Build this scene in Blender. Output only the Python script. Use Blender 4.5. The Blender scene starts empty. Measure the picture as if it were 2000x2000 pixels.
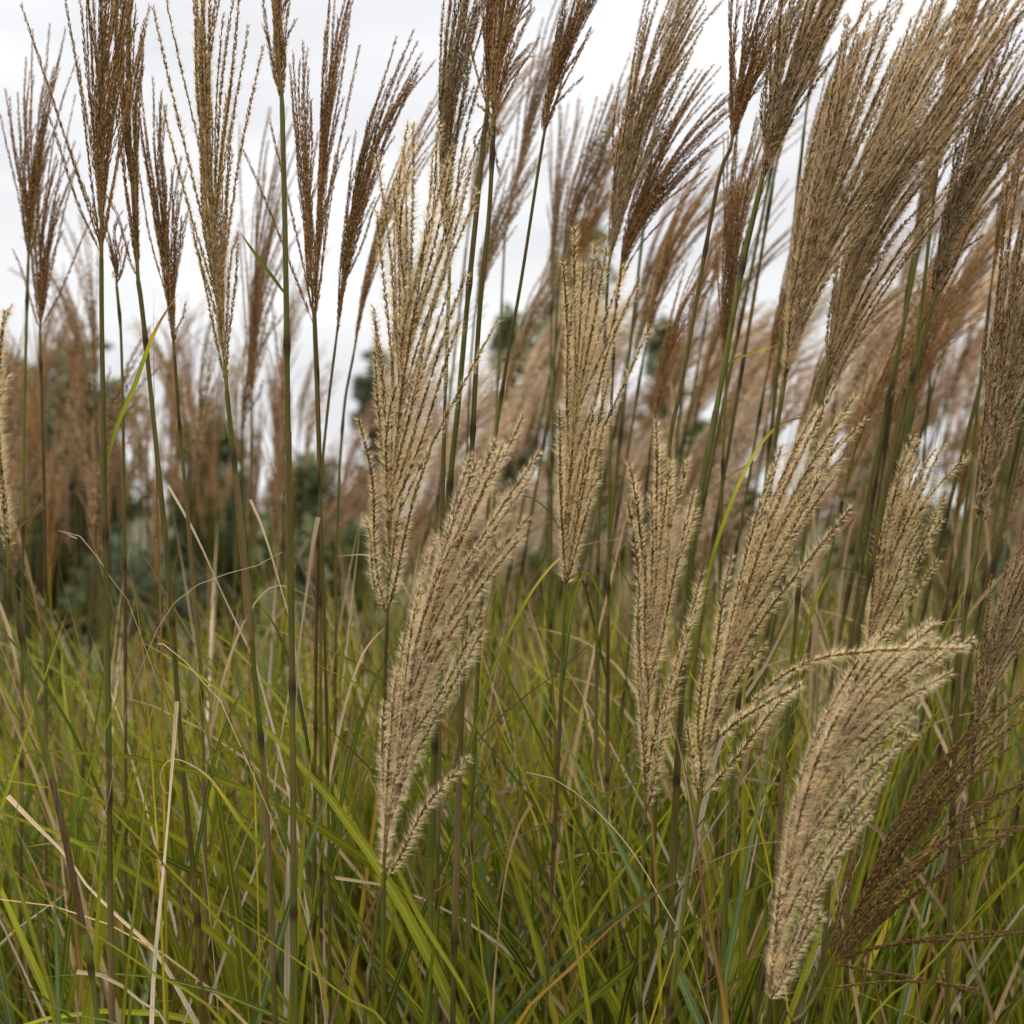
import bpy, math, random
import numpy as np
R = math.radians
random.seed(11)
rng = np.random.default_rng(11)
SC = bpy.context.scene
COL = SC.collection

# ------------------------------------------------------------------ camera
CAM_H = 1.25
FPX = 2747.0                       # focal length in pixels of the 2000 px photograph
cam = bpy.data.cameras.new('camera')
cam.sensor_width = 36.0
cam.lens = 36.0 * FPX / 2000.0
cam.clip_start, cam.clip_end = 0.05, 800.0
cam.dof.use_dof = True
cam.dof.focus_distance = 1.07
cam.dof.aperture_fstop = 6.7
cam.dof.aperture_blades = 9
cam_o = bpy.data.objects.new('camera', cam)
COL.objects.link(cam_o)
cam_o.location = (0, 0, CAM_H)
cam_o.rotation_euler = (R(90), 0, 0)
SC.camera = cam_o

# ------------------------------------------------------------------ world: overcast sky
SUN_EL, SUN_AZ = R(70), R(235)     # azimuth clockwise from +Y: behind the camera, to the left
SKY_STRENGTH = 0.1
world = bpy.data.worlds.new('World')
SC.world = world
world.use_nodes = True
nt = world.node_tree
nt.nodes.clear()
def wn(t, **kw):
    n = nt.nodes.new(t)
    for k, v in kw.items():
        setattr(n, k, v)
    return n
def wl(a, ao, b, bi):
    nt.links.new(a.outputs[ao], b.inputs[bi])
w_out = wn('ShaderNodeOutputWorld')
w_bg = wn('ShaderNodeBackground')
w_bg.inputs['Strength'].default_value = SKY_STRENGTH
w_sky = wn('ShaderNodeTexSky', sky_type='NISHITA')
w_sky.sun_disc = False
w_sky.sun_elevation = SUN_EL
w_sky.sun_rotation = SUN_AZ
w_tc = wn('ShaderNodeTexCoord')
w_sep = wn('ShaderNodeSeparateXYZ')
wl(w_tc, 'Generated', w_sep, 0)
w_map = wn('ShaderNodeMapping')
w_map.inputs['Scale'].default_value = (2.2, 2.2, 9.0)
wl(w_tc, 'Generated', w_map, 0)
w_noise = wn('ShaderNodeTexNoise')
w_noise.inputs['Scale'].default_value = 1.5
w_noise.inputs['Detail'].default_value = 5.0
w_noise.inputs['Roughness'].default_value = 0.5
wl(w_map, 0, w_noise, 'Vector')
w_cl = wn('ShaderNodeValToRGB')    # cloud brightness by patches
w_cl.color_ramp.elements[0].position = 0.33
w_cl.color_ramp.elements[0].color = (0.71, 0.71, 0.735, 1)
w_cl.color_ramp.elements[1].position = 0.66
w_cl.color_ramp.elements[1].color = (0.93, 0.93, 0.935, 1)
wl(w_noise, 'Fac', w_cl, 0)
w_gr = wn('ShaderNodeMapRange')    # overcast: brighter overhead than at the horizon
w_gr.interpolation_type = 'SMOOTHSTEP'
w_gr.inputs['From Min'].default_value = 0.2
w_gr.inputs['From Max'].default_value = 1.0
w_gr.inputs['To Min'].default_value = 0.98 / SKY_STRENGTH
w_gr.inputs['To Max'].default_value = 2.9 / SKY_STRENGTH
wl(w_sep, 'Z', w_gr, 'Value')
w_mul = wn('ShaderNodeVectorMath', operation='SCALE')
wl(w_cl, 0, w_mul, 0)
wl(w_gr, 0, w_mul, 'Scale')
w_mix = wn('ShaderNodeMix', data_type='RGBA')
w_mix.inputs[0].default_value = 0.96
wl(w_sky, 0, w_mix, 6)
wl(w_mul, 0, w_mix, 7)
wl(w_mix, 2, w_bg, 0)
wl(w_bg, 0, w_out, 0)

# ------------------------------------------------------------------ sun behind cloud
sun = bpy.data.lights.new('sun', 'SUN')
sun.energy = 1.5
sun.angle = R(35)
sun.color = (1.0, 0.96, 0.9)
sun_o = bpy.data.objects.new('sun', sun)
COL.objects.link(sun_o)
sun_o.rotation_euler = (R(90) - SUN_EL, 0, -SUN_AZ + math.pi)

# ------------------------------------------------------------------ view
vs = SC.view_settings
vs.view_transform = 'Standard'
vs.look = 'None'
vs.exposure = 0.2
vs.gamma = 1.0
vs.use_curve_mapping = False
SC.cycles.max_bounces = 8
SC.cycles.diffuse_bounces = 4
SC.cycles.transmission_bounces = 5
SC.cycles.use_denoising = True
SC.cycles.use_adaptive_sampling = True
SC.cycles.adaptive_threshold = 0.01

# ------------------------------------------------------------------ materials
def new_mat(name):
    m = bpy.data.materials.new(name)
    m.use_nodes = True
    t = m.node_tree
    t.nodes.clear()
    return m, t

def link(t, a, ao, b, bi):
    t.links.new(a.outputs[ao], b.inputs[bi])

def attr_colour(t, scale, lo, hi, coord='Object'):
    """the piece's own colour times a noise of wear"""
    at = t.nodes.new('ShaderNodeAttribute')
    at.attribute_name = 'Col'
    tc = t.nodes.new('ShaderNodeTexCoord')
    mp = t.nodes.new('ShaderNodeMapping')
    mp.inputs['Scale'].default_value = scale
    link(t, tc, coord, mp, 0)
    nz = t.nodes.new('ShaderNodeTexNoise')
    nz.inputs['Scale'].default_value = 1.0
    nz.inputs['Detail'].default_value = 3.0
    link(t, mp, 0, nz, 'Vector')
    mr = t.nodes.new('ShaderNodeMapRange')
    mr.inputs['From Min'].default_value = 0.3
    mr.inputs['From Max'].default_value = 0.7
    mr.inputs['To Min'].default_value = lo
    mr.inputs['To Max'].default_value = hi
    link(t, nz, 'Fac', mr, 'Value')
    sc = t.nodes.new('ShaderNodeVectorMath')
    sc.operation = 'SCALE'
    link(t, at, 'Color', sc, 0)
    link(t, mr, 0, sc, 'Scale')
    return sc, nz

def finish(t, col, out, rough, trans, spec=0.3, bump=None):
    p = t.nodes.new('ShaderNodeBsdfPrincipled')
    p.inputs['Roughness'].default_value = rough
    p.inputs['Specular IOR Level'].default_value = spec
    link(t, col, out, p, 'Base Color')
    if bump is not None:
        b = t.nodes.new('ShaderNodeBump')
        b.inputs['Strength'].default_value = 0.3
        b.inputs['Distance'].default_value = 0.0005
        link(t, bump, 0, b, 'Height')
        link(t, b, 0, p, 'Normal')
    o = t.nodes.new('ShaderNodeOutputMaterial')
    if trans:
        tr = t.nodes.new('ShaderNodeBsdfTranslucent')
        link(t, col, out, tr, 'Color')
        mx = t.nodes.new('ShaderNodeMixShader')
        mx.inputs[0].default_value = trans
        link(t, p, 0, mx, 1)
        link(t, tr, 0, mx, 2)
        link(t, mx, 0, o, 0)
    else:
        link(t, p, 0, o, 0)

M_STEM, t_ = new_mat('stem_skin')
c_, n_ = attr_colour(t_, (500, 500, 25), 0.72, 1.25)
finish(t_, c_, 0, 0.5, 0, 0.12, n_)

M_HAIR, t_ = new_mat('plume_hair')
c_, n_ = attr_colour(t_, (90, 90, 90), 0.85, 1.12)
finish(t_, c_, 0, 0.8, 0.46, 0.0)

# leaf: pale midrib and fine veins along the blade from its UV (u across, v along in metres)
M_LEAF, t_ = new_mat('leaf_blade')
c_, n_ = attr_colour(t_, (12, 12, 12), 0.7, 1.3)
uv = t_.nodes.new('ShaderNodeUVMap')
uv.uv_map = 'UVMap'
sp = t_.nodes.new('ShaderNodeSeparateXYZ')
link(t_, uv, 0, sp, 0)
mp = t_.nodes.new('ShaderNodeMapping')
mp.inputs['Scale'].default_value = (14, 6, 1)
link(t_, uv, 0, mp, 0)
vn = t_.nodes.new('ShaderNodeTexNoise')
vn.inputs['Scale'].default_value = 1.0
vn.inputs['Detail'].default_value = 2.0
link(t_, mp, 0, vn, 'Vector')
vr = t_.nodes.new('ShaderNodeMapRange')
vr.inputs['From Min'].default_value = 0.3
vr.inputs['From Max'].default_value = 0.7
vr.inputs['To Min'].default_value = 0.75
vr.inputs['To Max'].default_value = 1.25
link(t_, vn, 'Fac', vr, 'Value')
s2 = t_.nodes.new('ShaderNodeVectorMath')
s2.operation = 'SCALE'
link(t_, c_, 0, s2, 0)
link(t_, vr, 0, s2, 'Scale')
# blotches of rust along the blade
sb = t_.nodes.new('ShaderNodeMapping')
sb.inputs['Scale'].default_value = (3, 45, 1)
link(t_, uv, 0, sb, 0)
sn = t_.nodes.new('ShaderNodeTexNoise')
sn.inputs['Scale'].default_value = 1.0
sn.inputs['Detail'].default_value = 4.0
link(t_, sb, 0, sn, 'Vector')
sr = t_.nodes.new('ShaderNodeMapRange')
sr.inputs['From Min'].default_value = 0.66
sr.inputs['From Max'].default_value = 0.74
link(t_, sn, 'Fac', sr, 'Value')
mxr = t_.nodes.new('ShaderNodeMix')
mxr.data_type = 'RGBA'
link(t_, sr, 0, mxr, 0)
link(t_, s2, 0, mxr, 6)
mxr.inputs[7].default_value = (0.16, 0.075, 0.025, 1)
ab = t_.nodes.new('ShaderNodeMath'); ab.operation = 'SUBTRACT'; ab.inputs[1].default_value = 0.5
link(t_, sp, 'X', ab, 0)
a2 = t_.nodes.new('ShaderNodeMath'); a2.operation = 'ABSOLUTE'
link(t_, ab, 0, a2, 0)
rb = t_.nodes.new('ShaderNodeMapRange')
rb.inputs['From Min'].default_value = 0.055
rb.inputs['From Max'].default_value = 0.085
rb.inputs['To Min'].default_value = 0.5
rb.inputs['To Max'].default_value = 0.0
link(t_, a2, 0, rb, 'Value')
mxm = t_.nodes.new('ShaderNodeMix')
mxm.data_type = 'RGBA'
link(t_, rb, 0, mxm, 0)
link(t_, mxr, 2, mxm, 6)
mxm.inputs[7].default_value = (0.34, 0.37, 0.11, 1)
finish(t_, mxm, 2, 0.55, 0.24, 0.07)

M_TREE, t_ = new_mat('tree_leaves')
c_, n_ = attr_colour(t_, (3, 3, 3), 0.7, 1.3)
finish(t_, c_, 0, 0.6, 0.4, 0.05)
M_BARK, t_ = new_mat('bark')
c_, n_ = attr_colour(t_, (8, 8, 2), 0.6, 1.3)
finish(t_, c_, 0, 0.85, 0, 0.2, n_)
M_GROUND, t_ = new_mat('soil_and_turf')
tc = t_.nodes.new('ShaderNodeTexCoord')
n1 = t_.nodes.new('ShaderNodeTexNoise'); n1.inputs['Scale'].default_value = 0.8; n1.inputs['Detail'].default_value = 8
link(t_, tc, 'Object', n1, 'Vector')
rp = t_.nodes.new('ShaderNodeValToRGB')
rp.color_ramp.elements[0].position = 0.35
rp.color_ramp.elements[0].color = (0.045, 0.05, 0.018, 1)
rp.color_ramp.elements[1].position = 0.65
rp.color_ramp.elements[1].color = (0.10, 0.085, 0.045, 1)
link(t_, n1, 'Fac', rp, 0)
finish(t_, rp, 0, 0.9, 0, 0.1)

# ------------------------------------------------------------------ mesh helpers
class Geo:
    """vertices, faces (quads or triangles padded to 4 with -1), colours and UVs gathered before one mesh is made"""
    def __init__(self):
        self.v, self.f, self.c, self.u, self.n = [], [], [], [], 0
    def add(self, v, f, c, u=None):
        v = np.asarray(v, float).reshape(-1, 3)
        f = np.asarray(f, int)
        if f.shape[1] == 3:
            f = np.hstack([f, np.full((len(f), 1), -1)])
        f = np.where(f >= 0, f + self.n, -1)
        c = np.asarray(c, float)
        if c.ndim == 1:
            c = np.tile(c, (len(v), 1))
        self.v.append(v); self.f.append(f); self.c.append(c)
        self.u.append(np.zeros((len(v), 2)) if u is None else np.asarray(u, float))
        self.n += len(v)
    def mesh(self, name, mat, origin=(0, 0, 0), smooth=False):
        v = np.vstack(self.v) - np.asarray(origin, float)
        f = np.vstack(self.f); c = np.vstack(self.c); u = np.vstack(self.u)
        cnt = np.where(f[:, 3] < 0, 3, 4)
        flat = f[f >= 0]
        me = bpy.data.meshes.new(name)
        me.vertices.add(len(v)); me.vertices.foreach_set('co', v.astype(np.float32).ravel())
        me.loops.add(len(flat)); me.loops.foreach_set('vertex_index', flat.astype(np.int32))
        me.polygons.add(len(f))
        st = np.concatenate([[0], np.cumsum(cnt)[:-1]])
        me.polygons.foreach_set('loop_start', st.astype(np.int32))
        me.polygons.foreach_set('loop_total', cnt.astype(np.int32))
        if smooth:
            me.polygons.foreach_set('use_smooth', np.ones(len(f), bool))
        a = me.color_attributes.new('Col', 'FLOAT_COLOR', 'POINT')
        a.data.foreach_set('color', np.hstack([c, np.ones((len(c), 1))]).astype(np.float32).ravel())
        uvl = me.uv_layers.new(name='UVMap')
        uvl.data.foreach_set('uv', u[flat].astype(np.float32).ravel())
        me.update(calc_edges=True)
        me.materials.append(mat)
        return me

def link_obj(name, me, parent=None, loc=None):
    o = bpy.data.objects.new(name, me)
    COL.objects.link(o)
    if parent is not None:
        o.parent = parent
    if loc is not None:
        o.location = loc
    return o

def tag(o, label=None, cat=None, group=None, kind=None):
    for k, v in (('label', label), ('category', cat), ('group', group), ('kind', kind)):
        if v:
            o[k] = v
    return o

def at(px, py, d):
    """the point at distance d along the view that the photograph shows at (px, py)"""
    return np.array([(px - 1000.0) / FPX * d, d, CAM_H - (py - 1000.0) / FPX * d])

def smooth_line(pts, n):
    """Catmull-Rom through pts, n points evenly spaced by length"""
    p = np.asarray(pts, float)
    if len(p) == 2:
        q = p[0] + (p[1] - p[0]) * np.linspace(0, 1, 40)[:, None]
    else:
        e = np.vstack([2 * p[0] - p[1], p, 2 * p[-1] - p[-2]])
        out = []
        t = np.linspace(0, 1, 16, endpoint=False)[:, None]
        for i in range(1, len(e) - 2):
            a, b, c, d = e[i - 1], e[i], e[i + 1], e[i + 2]
            out.append(0.5 * (2 * b + (c - a) * t + (2 * a - 5 * b + 4 * c - d) * t ** 2 + (3 * b - a - 3 * c + d) * t ** 3))
        out.append(p[-1:])
        q = np.vstack(out)
    s = np.concatenate([[0], np.cumsum(np.linalg.norm(np.diff(q, axis=0), axis=1))])
    u = np.linspace(0, s[-1], n)
    return np.stack([np.interp(u, s, q[:, k]) for k in range(3)], 1)

def unit(v):
    return v / (np.linalg.norm(v, axis=-1, keepdims=True) + 1e-12)

def tangents(p):
    return unit(np.gradient(p, axis=0))

def tube(geo, p, r, c, sides=6):
    n = len(p)
    t = tangents(p)
    ref = np.array([0.31, 0.9, 0.27])
    a = unit(np.cross(t, ref)); b = np.cross(t, a)
    r = np.broadcast_to(np.asarray(r, float), (n,))
    ang = np.arange(sides) * 2 * math.pi / sides
    ring = a[:, None] * np.cos(ang)[None, :, None] + b[:, None] * np.sin(ang)[None, :, None]
    v = p[:, None] + ring * r[:, None, None]
    i = np.arange(n - 1)[:, None]; j = np.arange(sides)[None]
    k = (j + 1) % sides
    f = np.stack([i * sides + j, i * sides + k, (i + 1) * sides + k, (i + 1) * sides + j], -1).reshape(-1, 4)
    c = np.asarray(c, float)
    c = np.tile(c, (n, 1)) if c.ndim == 1 else c
    geo.add(v.reshape(-1, 3), f, np.repeat(c, sides, 0))

def ribbon(geo, p, w, c, face, fold=0.18, twist=0.0):
    """a grass blade: three vertices across, folded along its midrib; face is roughly where its upper side looks"""
    n = len(p)
    t = tangents(p)
    side = unit(np.cross(t, np.asarray(face, float)))
    nor = unit(np.cross(side, t))
    ang = np.linspace(0, twist, n)[:, None]
    side, nor = side * np.cos(ang) + nor * np.sin(ang), nor * np.cos(ang) - side * np.sin(ang)
    w = np.broadcast_to(np.asarray(w, float), (n,))[:, None]
    v = np.stack([p - side * w / 2 + nor * w * fold, p, p + side * w / 2 + nor * w * fold], 1)
    i = np.arange(n - 1)[:, None] * 3; j = np.arange(2)[None]
    f = np.stack([i + j, i + j + 1, i + j + 4, i + j + 3], -1).reshape(-1, 4)
    s = np.concatenate([[0], np.cumsum(np.linalg.norm(np.diff(p, axis=0), axis=1))]) + random.random() * 9
    u = np.stack([np.tile([0, 0.5, 1.0], n), np.repeat(s, 3)], 1)
    c = np.asarray(c, float)
    c = np.tile(c, (n, 1)) if c.ndim == 1 else c
    geo.add(v.reshape(-1, 3), f, np.repeat(c, 3, 0), u)

def curl_width(n, wmax):
    return wmax * np.interp(np.linspace(0, 1, n), [0, .3, .5, .7, 1], [.8, 1, .55, .22, .12])

def blade_width(n, wmax, blunt=False):
    u = np.linspace(0, 1, n)
    w = np.interp(u, [0, 0.12, 0.4, 0.75, 0.93, 1], [0.55, 0.85, 1, 0.72, 0.25, 0.6 if blunt else 0.02])
    return w * wmax

# ------------------------------------------------------------------ racemes
STYLE = {   # spikelet colour, hair colour, spacing, spikelet length / half width, hairs per spikelet, hair length, spread angle range, hair width
    'brown': dict(s=(0.290, 0.158, 0.055), h=(0.76, 0.55, 0.31), sp=.0015, sl=.0054, sw=.00054, hn=9, hl=.0046, ang=(8, 40), hw=.00017),
    'rust':  dict(s=(0.310, 0.172, 0.066), h=(0.74, 0.52, 0.31), sp=.0015, sl=.0056, sw=.00054, hn=7, hl=.0042, ang=(6, 30), hw=.00016),
    'mid':   dict(s=(0.200, 0.108, 0.032), h=(0.80, 0.63, 0.39), sp=.0016, sl=.0050, sw=.00068, hn=11, hl=.0058, ang=(20, 66), hw=.00024),
    'gold':  dict(s=(0.34, 0.205, 0.058), h=(0.82, 0.66, 0.40), sp=.0016, sl=.0050, sw=.00066, hn=8, hl=.0056, ang=(25, 72), hw=.00024),
    'blond': dict(s=(0.165, 0.085, 0.014), h=(0.94, 0.775, 0.475), sp=.0016, sl=.0050, sw=.00068, hn=16, hl=.0084, ang=(36, 92), hw=.00025),
    'fluff': dict(s=(0.145, 0.075, 0.016), h=(0.92, 0.765, 0.50), sp=.0016, sl=.0050, sw=.00066, hn=20, hl=.0084, ang=(36, 92), hw=.00025),
    'silk':  dict(s=(0.150, 0.080, 0.024), h=(0.78, 0.60, 0.36), sp=.0017, sl=.0052, sw=.00066, hn=13, hl=.0078, ang=(22, 74), hw=.00024),
    'thin':  dict(s=(0.200, 0.120, 0.045), h=(0.62, 0.44, 0.25), sp=.0015, sl=.0054, sw=.00072, hn=5, hl=.0036, ang=(5, 22), hw=.00016),
    'cream': dict(s=(0.46, 0.31, 0.16), h=(0.94, 0.80, 0.60), sp=.0024, sl=.0052, sw=.0009, hn=12, hl=.0070, ang=(25, 80), hw=.00034),
    'tan':   dict(s=(0.36, 0.22, 0.105), h=(0.82, 0.62, 0.40), sp=.0024, sl=.0056, sw=.0010, hn=9, hl=.0055, ang=(12, 50), hw=.00032),
    'pink':  dict(s=(0.42, 0.26, 0.15), h=(0.86, 0.65, 0.46), sp=.0024, sl=.0056, sw=.0010, hn=9, hl=.0058, ang=(12, 55), hw=.00032),
}
WIND = np.array([0.9, -0.25, 0.25])

def raceme(geo, p, st, scale=1.0, lod=1.0, tint=1.0, bare=0.06):
    """one raceme along the polyline p: thin rachis, overlapping spikelets on both sides and their silky hairs"""
    S = STYLE[st]
    seg = np.linalg.norm(np.diff(p, axis=0), axis=1)
    s = np.concatenate([[0], np.cumsum(seg)])
    L = s[-1]
    sc = np.array(S['s']) * tint * rng.uniform(0.8, 1.25)
    hc = np.array(S['h']) * (0.5 + 0.5 * tint)
    m = max(6, int(L / 0.012))
    pr = smooth_line(p, m)
    tube(geo, pr, np.linspace(0.00040, 0.00022, m) * scale, sc * 0.95, 3)
    k = max(4, int(L * (1 - bare) / (S['sp'] * scale) * lod))
    u = np.linspace(L * bare, L * 0.995, k) + rng.normal(0, 0.0006, k)
    u = np.clip(u, 0, L)
    pos = np.stack([np.interp(u, s, p[:, i]) for i in range(3)], 1)
    tt = tangents(p)
    tan = unit(np.stack([np.interp(u, s, tt[:, i]) for i in range(3)], 1))
    ref = np.array([0, 1.0, 0]) + rng.normal(0, .38, 3)
    a = unit(np.cross(tan, ref)); b = np.cross(tan, a)
    ph = np.arange(k) * math.pi + rng.normal(0, 0.55, k)
    rad = a * np.cos(ph)[:, None] + b * np.sin(ph)[:, None]
    lean = np.radians(rng.uniform(4, 15, k))[:, None]
    d = unit(tan * np.cos(lean) + rad * np.sin(lean))
    e1 = unit(np.cross(d, rad)); e2 = np.cross(d, e1)
    tip_f = np.interp(u / L, [0, 0.1, 0.8, 1], [0.85, 1, 1, 0.75])[:, None]
    sl = S['sl'] * scale * np.where(rng.random((k, 1)) < .07, .35, rng.uniform(0.7, 1.25, (k, 1))) * tip_f / math.sqrt(lod)
    sw = S['sw'] * scale * tip_f / math.sqrt(lod)
    base = pos + rad * 0.0004 * scale
    mid = base + d * sl * 0.42
    v = np.stack([base, mid + e1 * sw, mid + e2 * sw * .8, mid - e1 * sw, mid - e2 * sw * .8, base + d * sl], 1).reshape(-1, 3)
    f0 = np.array([[0, 2, 1], [0, 3, 2], [0, 4, 3], [0, 1, 4], [5, 1, 2], [5, 2, 3], [5, 3, 4], [5, 4, 1]])
    f = (np.arange(k)[:, None, None] * 6 + f0[None]).reshape(-1, 3)
    cv = sc[None] * rng.uniform(0.65, 1.4, (k, 1))
    cv = np.repeat(cv, 6, 0)
    cv[5::6] *= 1.3
    geo.add(v, f, cv)
    h = max(1, int(S['hn']))
    q = k * h
    hb = np.repeat(base, h, 0) + np.repeat(d, h, 0) * rng.uniform(0, 0.0012, (q, 1))
    lo, hi = S['ang']
    an = np.radians(rng.uniform(lo, hi, q))[:, None]
    az = np.repeat(ph, h) + rng.normal(0, 0.5, q)
    A, B, T = np.repeat(a, h, 0), np.repeat(b, h, 0), np.repeat(tan, h, 0)
    hr = A * np.cos(az)[:, None] + B * np.sin(az)[:, None]
    hd = unit(T * np.cos(an) + hr * np.sin(an) + WIND * 0.22 * math.sin(math.radians(hi)))
    az = np.where(rng.random(q) < .16, rng.uniform(0, 6.283, q), az)
    tuft = np.interp(np.arange(k), np.linspace(0, k, max(3, k // 7)), rng.uniform(.65, 1.25, max(3, k // 7)))   # silk fuller in places, shed in others
    tuft = np.repeat(np.where(rng.random(k) < .08, .15, tuft), h)[:, None]
    hr = A * np.cos(az)[:, None] + B * np.sin(az)[:, None]
    hd = unit(T * np.cos(an) + hr * np.sin(an) + WIND * 0.22 * math.sin(math.radians(hi)))
    hl = tuft * S['hl'] * scale * rng.uniform(0.4, 1.2, (q, 1)) * np.repeat(rng.uniform(.7, 1.15, (k, 1)), h, 0) * np.repeat(tip_f, h, 0)
    hs = unit(np.cross(hd, rng.normal(size=(q, 3)))) * S['hw'] * scale / lod * 0.5
    bend = unit(T + WIND * 0.3) * hl * 0.18
    v = np.stack([hb - hs, hb + hs, hb + hd * hl + bend], 1).reshape(-1, 3)
    f = np.arange(q)[:, None] * 3 + np.arange(3)[None]
    cv = np.repeat(hc[None] * rng.uniform(0.8, 1.15, (q, 1)), 3, 0)
    geo.add(v, f, cv)

def axis_frame(ax, u):
    """point on the polyline ax at share u of its length (may run past the end)"""
    s = np.concatenate([[0], np.cumsum(np.linalg.norm(np.diff(ax, axis=0), axis=1))])
    x = u * s[-1]
    if x > s[-1]:
        return ax[-1] + unit(ax[-1] - ax[-2]) * (x - s[-1])
    return np.array([np.interp(x, s, ax[:, i]) for i in range(3)])

def raceme_path(ax, L, tip_u, off, length, start=None, power=1.1):
    """from the plume's axis up to a tip set off from it by off"""
    s0 = max(0.01, tip_u - length / L) if start is None else start
    n = 14
    t = np.linspace(0, 1, n)
    p = np.array([axis_frame(ax, s0 + (tip_u - s0) * x) for x in t])
    p = p + off[None] * (t ** power)[:, None]
    wob = rng.normal(0, 1, 3) * 0.0016
    p = p + wob[None] * np.sin(t * math.pi * rng.uniform(1.4, 2.6))[:, None]
    return p

def make_racemes(ax, n, wl, wr, tips, length, fan=1.0, d=1.07, lo=0.42, hi=1.04):
    """paths of the racemes: those set by tips (given in photo pixels) and n more spread between them"""
    L = np.linalg.norm(np.diff(ax, axis=0), axis=1).sum()
    res = []
    view = np.array([0, 1.0, 0])
    us = np.linspace(0, 1.15, 80)
    line = np.array([axis_frame(ax, u) for u in us])
    for (px, py) in tips:
        T = at(px, py, d)
        T[1] += rng.uniform(-0.016, 0.010)
        k = np.argmin(((line - T) ** 2)[:, [0, 2]].sum(1))
        off = T - line[k]
        lat = math.hypot(off[0], off[2])
        ln = max(length * rng.uniform(0.85, 1.1), lat * 2.6)
        tu = us[k]
        res.append(raceme_path(ax, L, tu, off, min(ln, tu * L * 0.97), power=1.05))
    for i in range(n):
        tu = lo + (hi - lo) * ((i + rng.uniform(0, 1)) / n) ** 0.75
        tan = unit(axis_frame(ax, min(tu, 0.99) + 0.01) - axis_frame(ax, min(tu, 0.99) - 0.02))
        side = unit(np.cross(tan, view))
        x = rng.uniform(-1, 1)
        wid = (wr if x > 0 else wl) * x
        z = rng.uniform(-1, 1) * 0.55 * (wl + wr) / 2 * math.sqrt(max(0.1, 1 - x * x * 0.7))
        g = np.interp(tu, [0, 0.4, 0.8, 1.05], [0.25, 0.55, 1.0, 1.0])
        off = side * wid * g + view * z * g
        ln = min(length * rng.uniform(0.75, 1.15), tu * L * rng.uniform(.66, .97))
        path = raceme_path(ax, L, tu, off, ln)
        k = np.linspace(0, 1, len(path))[:, None] ** 2.6       # the wind bends the loose ends over
        path = path + k * np.array([rng.uniform(-.002, .016), rng.normal(0, .004), -rng.uniform(0, .006)])
        res.append(path)
    return res

# ------------------------------------------------------------------ stems and leaves
GREEN = np.array([0.080, 0.095, 0.014]); OLIVE = np.array([0.120, 0.096, 0.018]); PURPLE = np.array([0.070, 0.040, 0.017])
DEEP = np.array([0.060, 0.085, 0.022]); TANC = np.array([0.20, 0.14, 0.055])

def stem_mesh(geo, p, r, hue=0.5, lod=1):
    L = np.linalg.norm(np.diff(p, axis=0), axis=1).sum()
    n = max(8, int(L / (0.012 * lod)))
    q = smooth_line(p, n)
    s = np.linspace(0, L, n)
    c = np.zeros((n, 3)); rad = np.full(n, r, float)
    x = rng.uniform(0.02, 0.12)
    last = 0.0
    base = GREEN * (1 - hue) + OLIVE * hue
    tone = base.copy()
    for i in range(n):
        if s[i] > x:
            tone = base * rng.uniform(0.8, 1.25)
            if rng.random() < 0.55:
                tone = tone * rng.uniform(.2, .6) + PURPLE * 0.5 * rng.uniform(0.8, 1.4)
            last = x
            x += rng.uniform(0.14, 0.24)
            c[i] = PURPLE * 0.55; rad[i] = r * 1.32
            continue
        f = (s[i] - last) / max(0.01, x - last)
        c[i] = tone * (1 - 0.35 * f) + (base * 0.8 + PURPLE * 0.15) * 0.35 * f
        rad[i] = r * (1.04 - 0.10 * f)
    rad = rad * np.interp(s / L, [0, 1], [1.18, 0.78])
    tube(geo, q, rad, c, 8 if lod <= 1 else 5)
    return q

def leaf_colours(n, kind):
    u = np.linspace(0, 1, n)[:, None]
    def mixc(stops):
        x = [a for a, _ in stops]; y = np.array([b for _, b in stops])
        return np.stack([np.interp(u[:, 0], x, y[:, i]) for i in range(3)], 1)
    g1 = np.array([0.088, 0.112, 0.006]); g2 = np.array([0.182, 0.180, 0.010]); dk = np.array([0.034, 0.058, 0.008])
    ye = np.array([0.34, 0.27, 0.018]); og = np.array([0.25, 0.125, 0.025]); br = np.array([0.12, 0.055, 0.028])
    st = np.array([0.46, 0.34, 0.20]); pk = np.array([0.56, 0.44, 0.33]); tn = np.array([0.30, 0.18, 0.09])
    k = rng.uniform(0.65, 1.5)
    d = {
        'green': [(0, dk), (0.35, g1), (0.8, g2), (0.96, g2), (1, ye)],
        'bright': [(0, g1), (0.5, g2 * 1.1), (0.93, g2), (1, ye)],
        'dark': [(0, dk), (0.6, g1 * 0.8), (1, g1)],
        'grey': [(0, dk), (0.5, np.array([0.085, 0.125, 0.045])), (1, np.array([0.11, 0.14, 0.045]))],
        'yellow': [(0, g2), (0.5, ye * 0.75), (0.85, ye), (0.93, og), (1, br)],
        'tipped': [(0, g1), (0.55, g2), (0.72, ye), (0.80, og), (0.9, br), (1, st)],
        'tan': [(0, tn), (0.4, st * 0.8), (1, tn)],
        'rust': [(0, og * 0.5), (0.4, tn * 0.85), (1, br)],
        'straw': [(0, st * 0.8), (0.4, pk), (0.8, pk), (1, st)],
        'brown': [(0, ye * 0.6), (0.3, br * 1.1), (0.6, br * 0.7), (1, br * 0.8)],
        'curl': [(0, g1), (0.25, g2), (0.45, ye), (0.6, st * 0.7), (1, st)],
    }[kind]
    return mixc([(a, np.asarray(b) * k) for a, b in d])

MARKS = []
def empty(name, loc):
    o = bpy.data.objects.new(name, None)
    COL.objects.link(o)
    o.location = loc
    o.empty_display_size = 0.05
    return o

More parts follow.
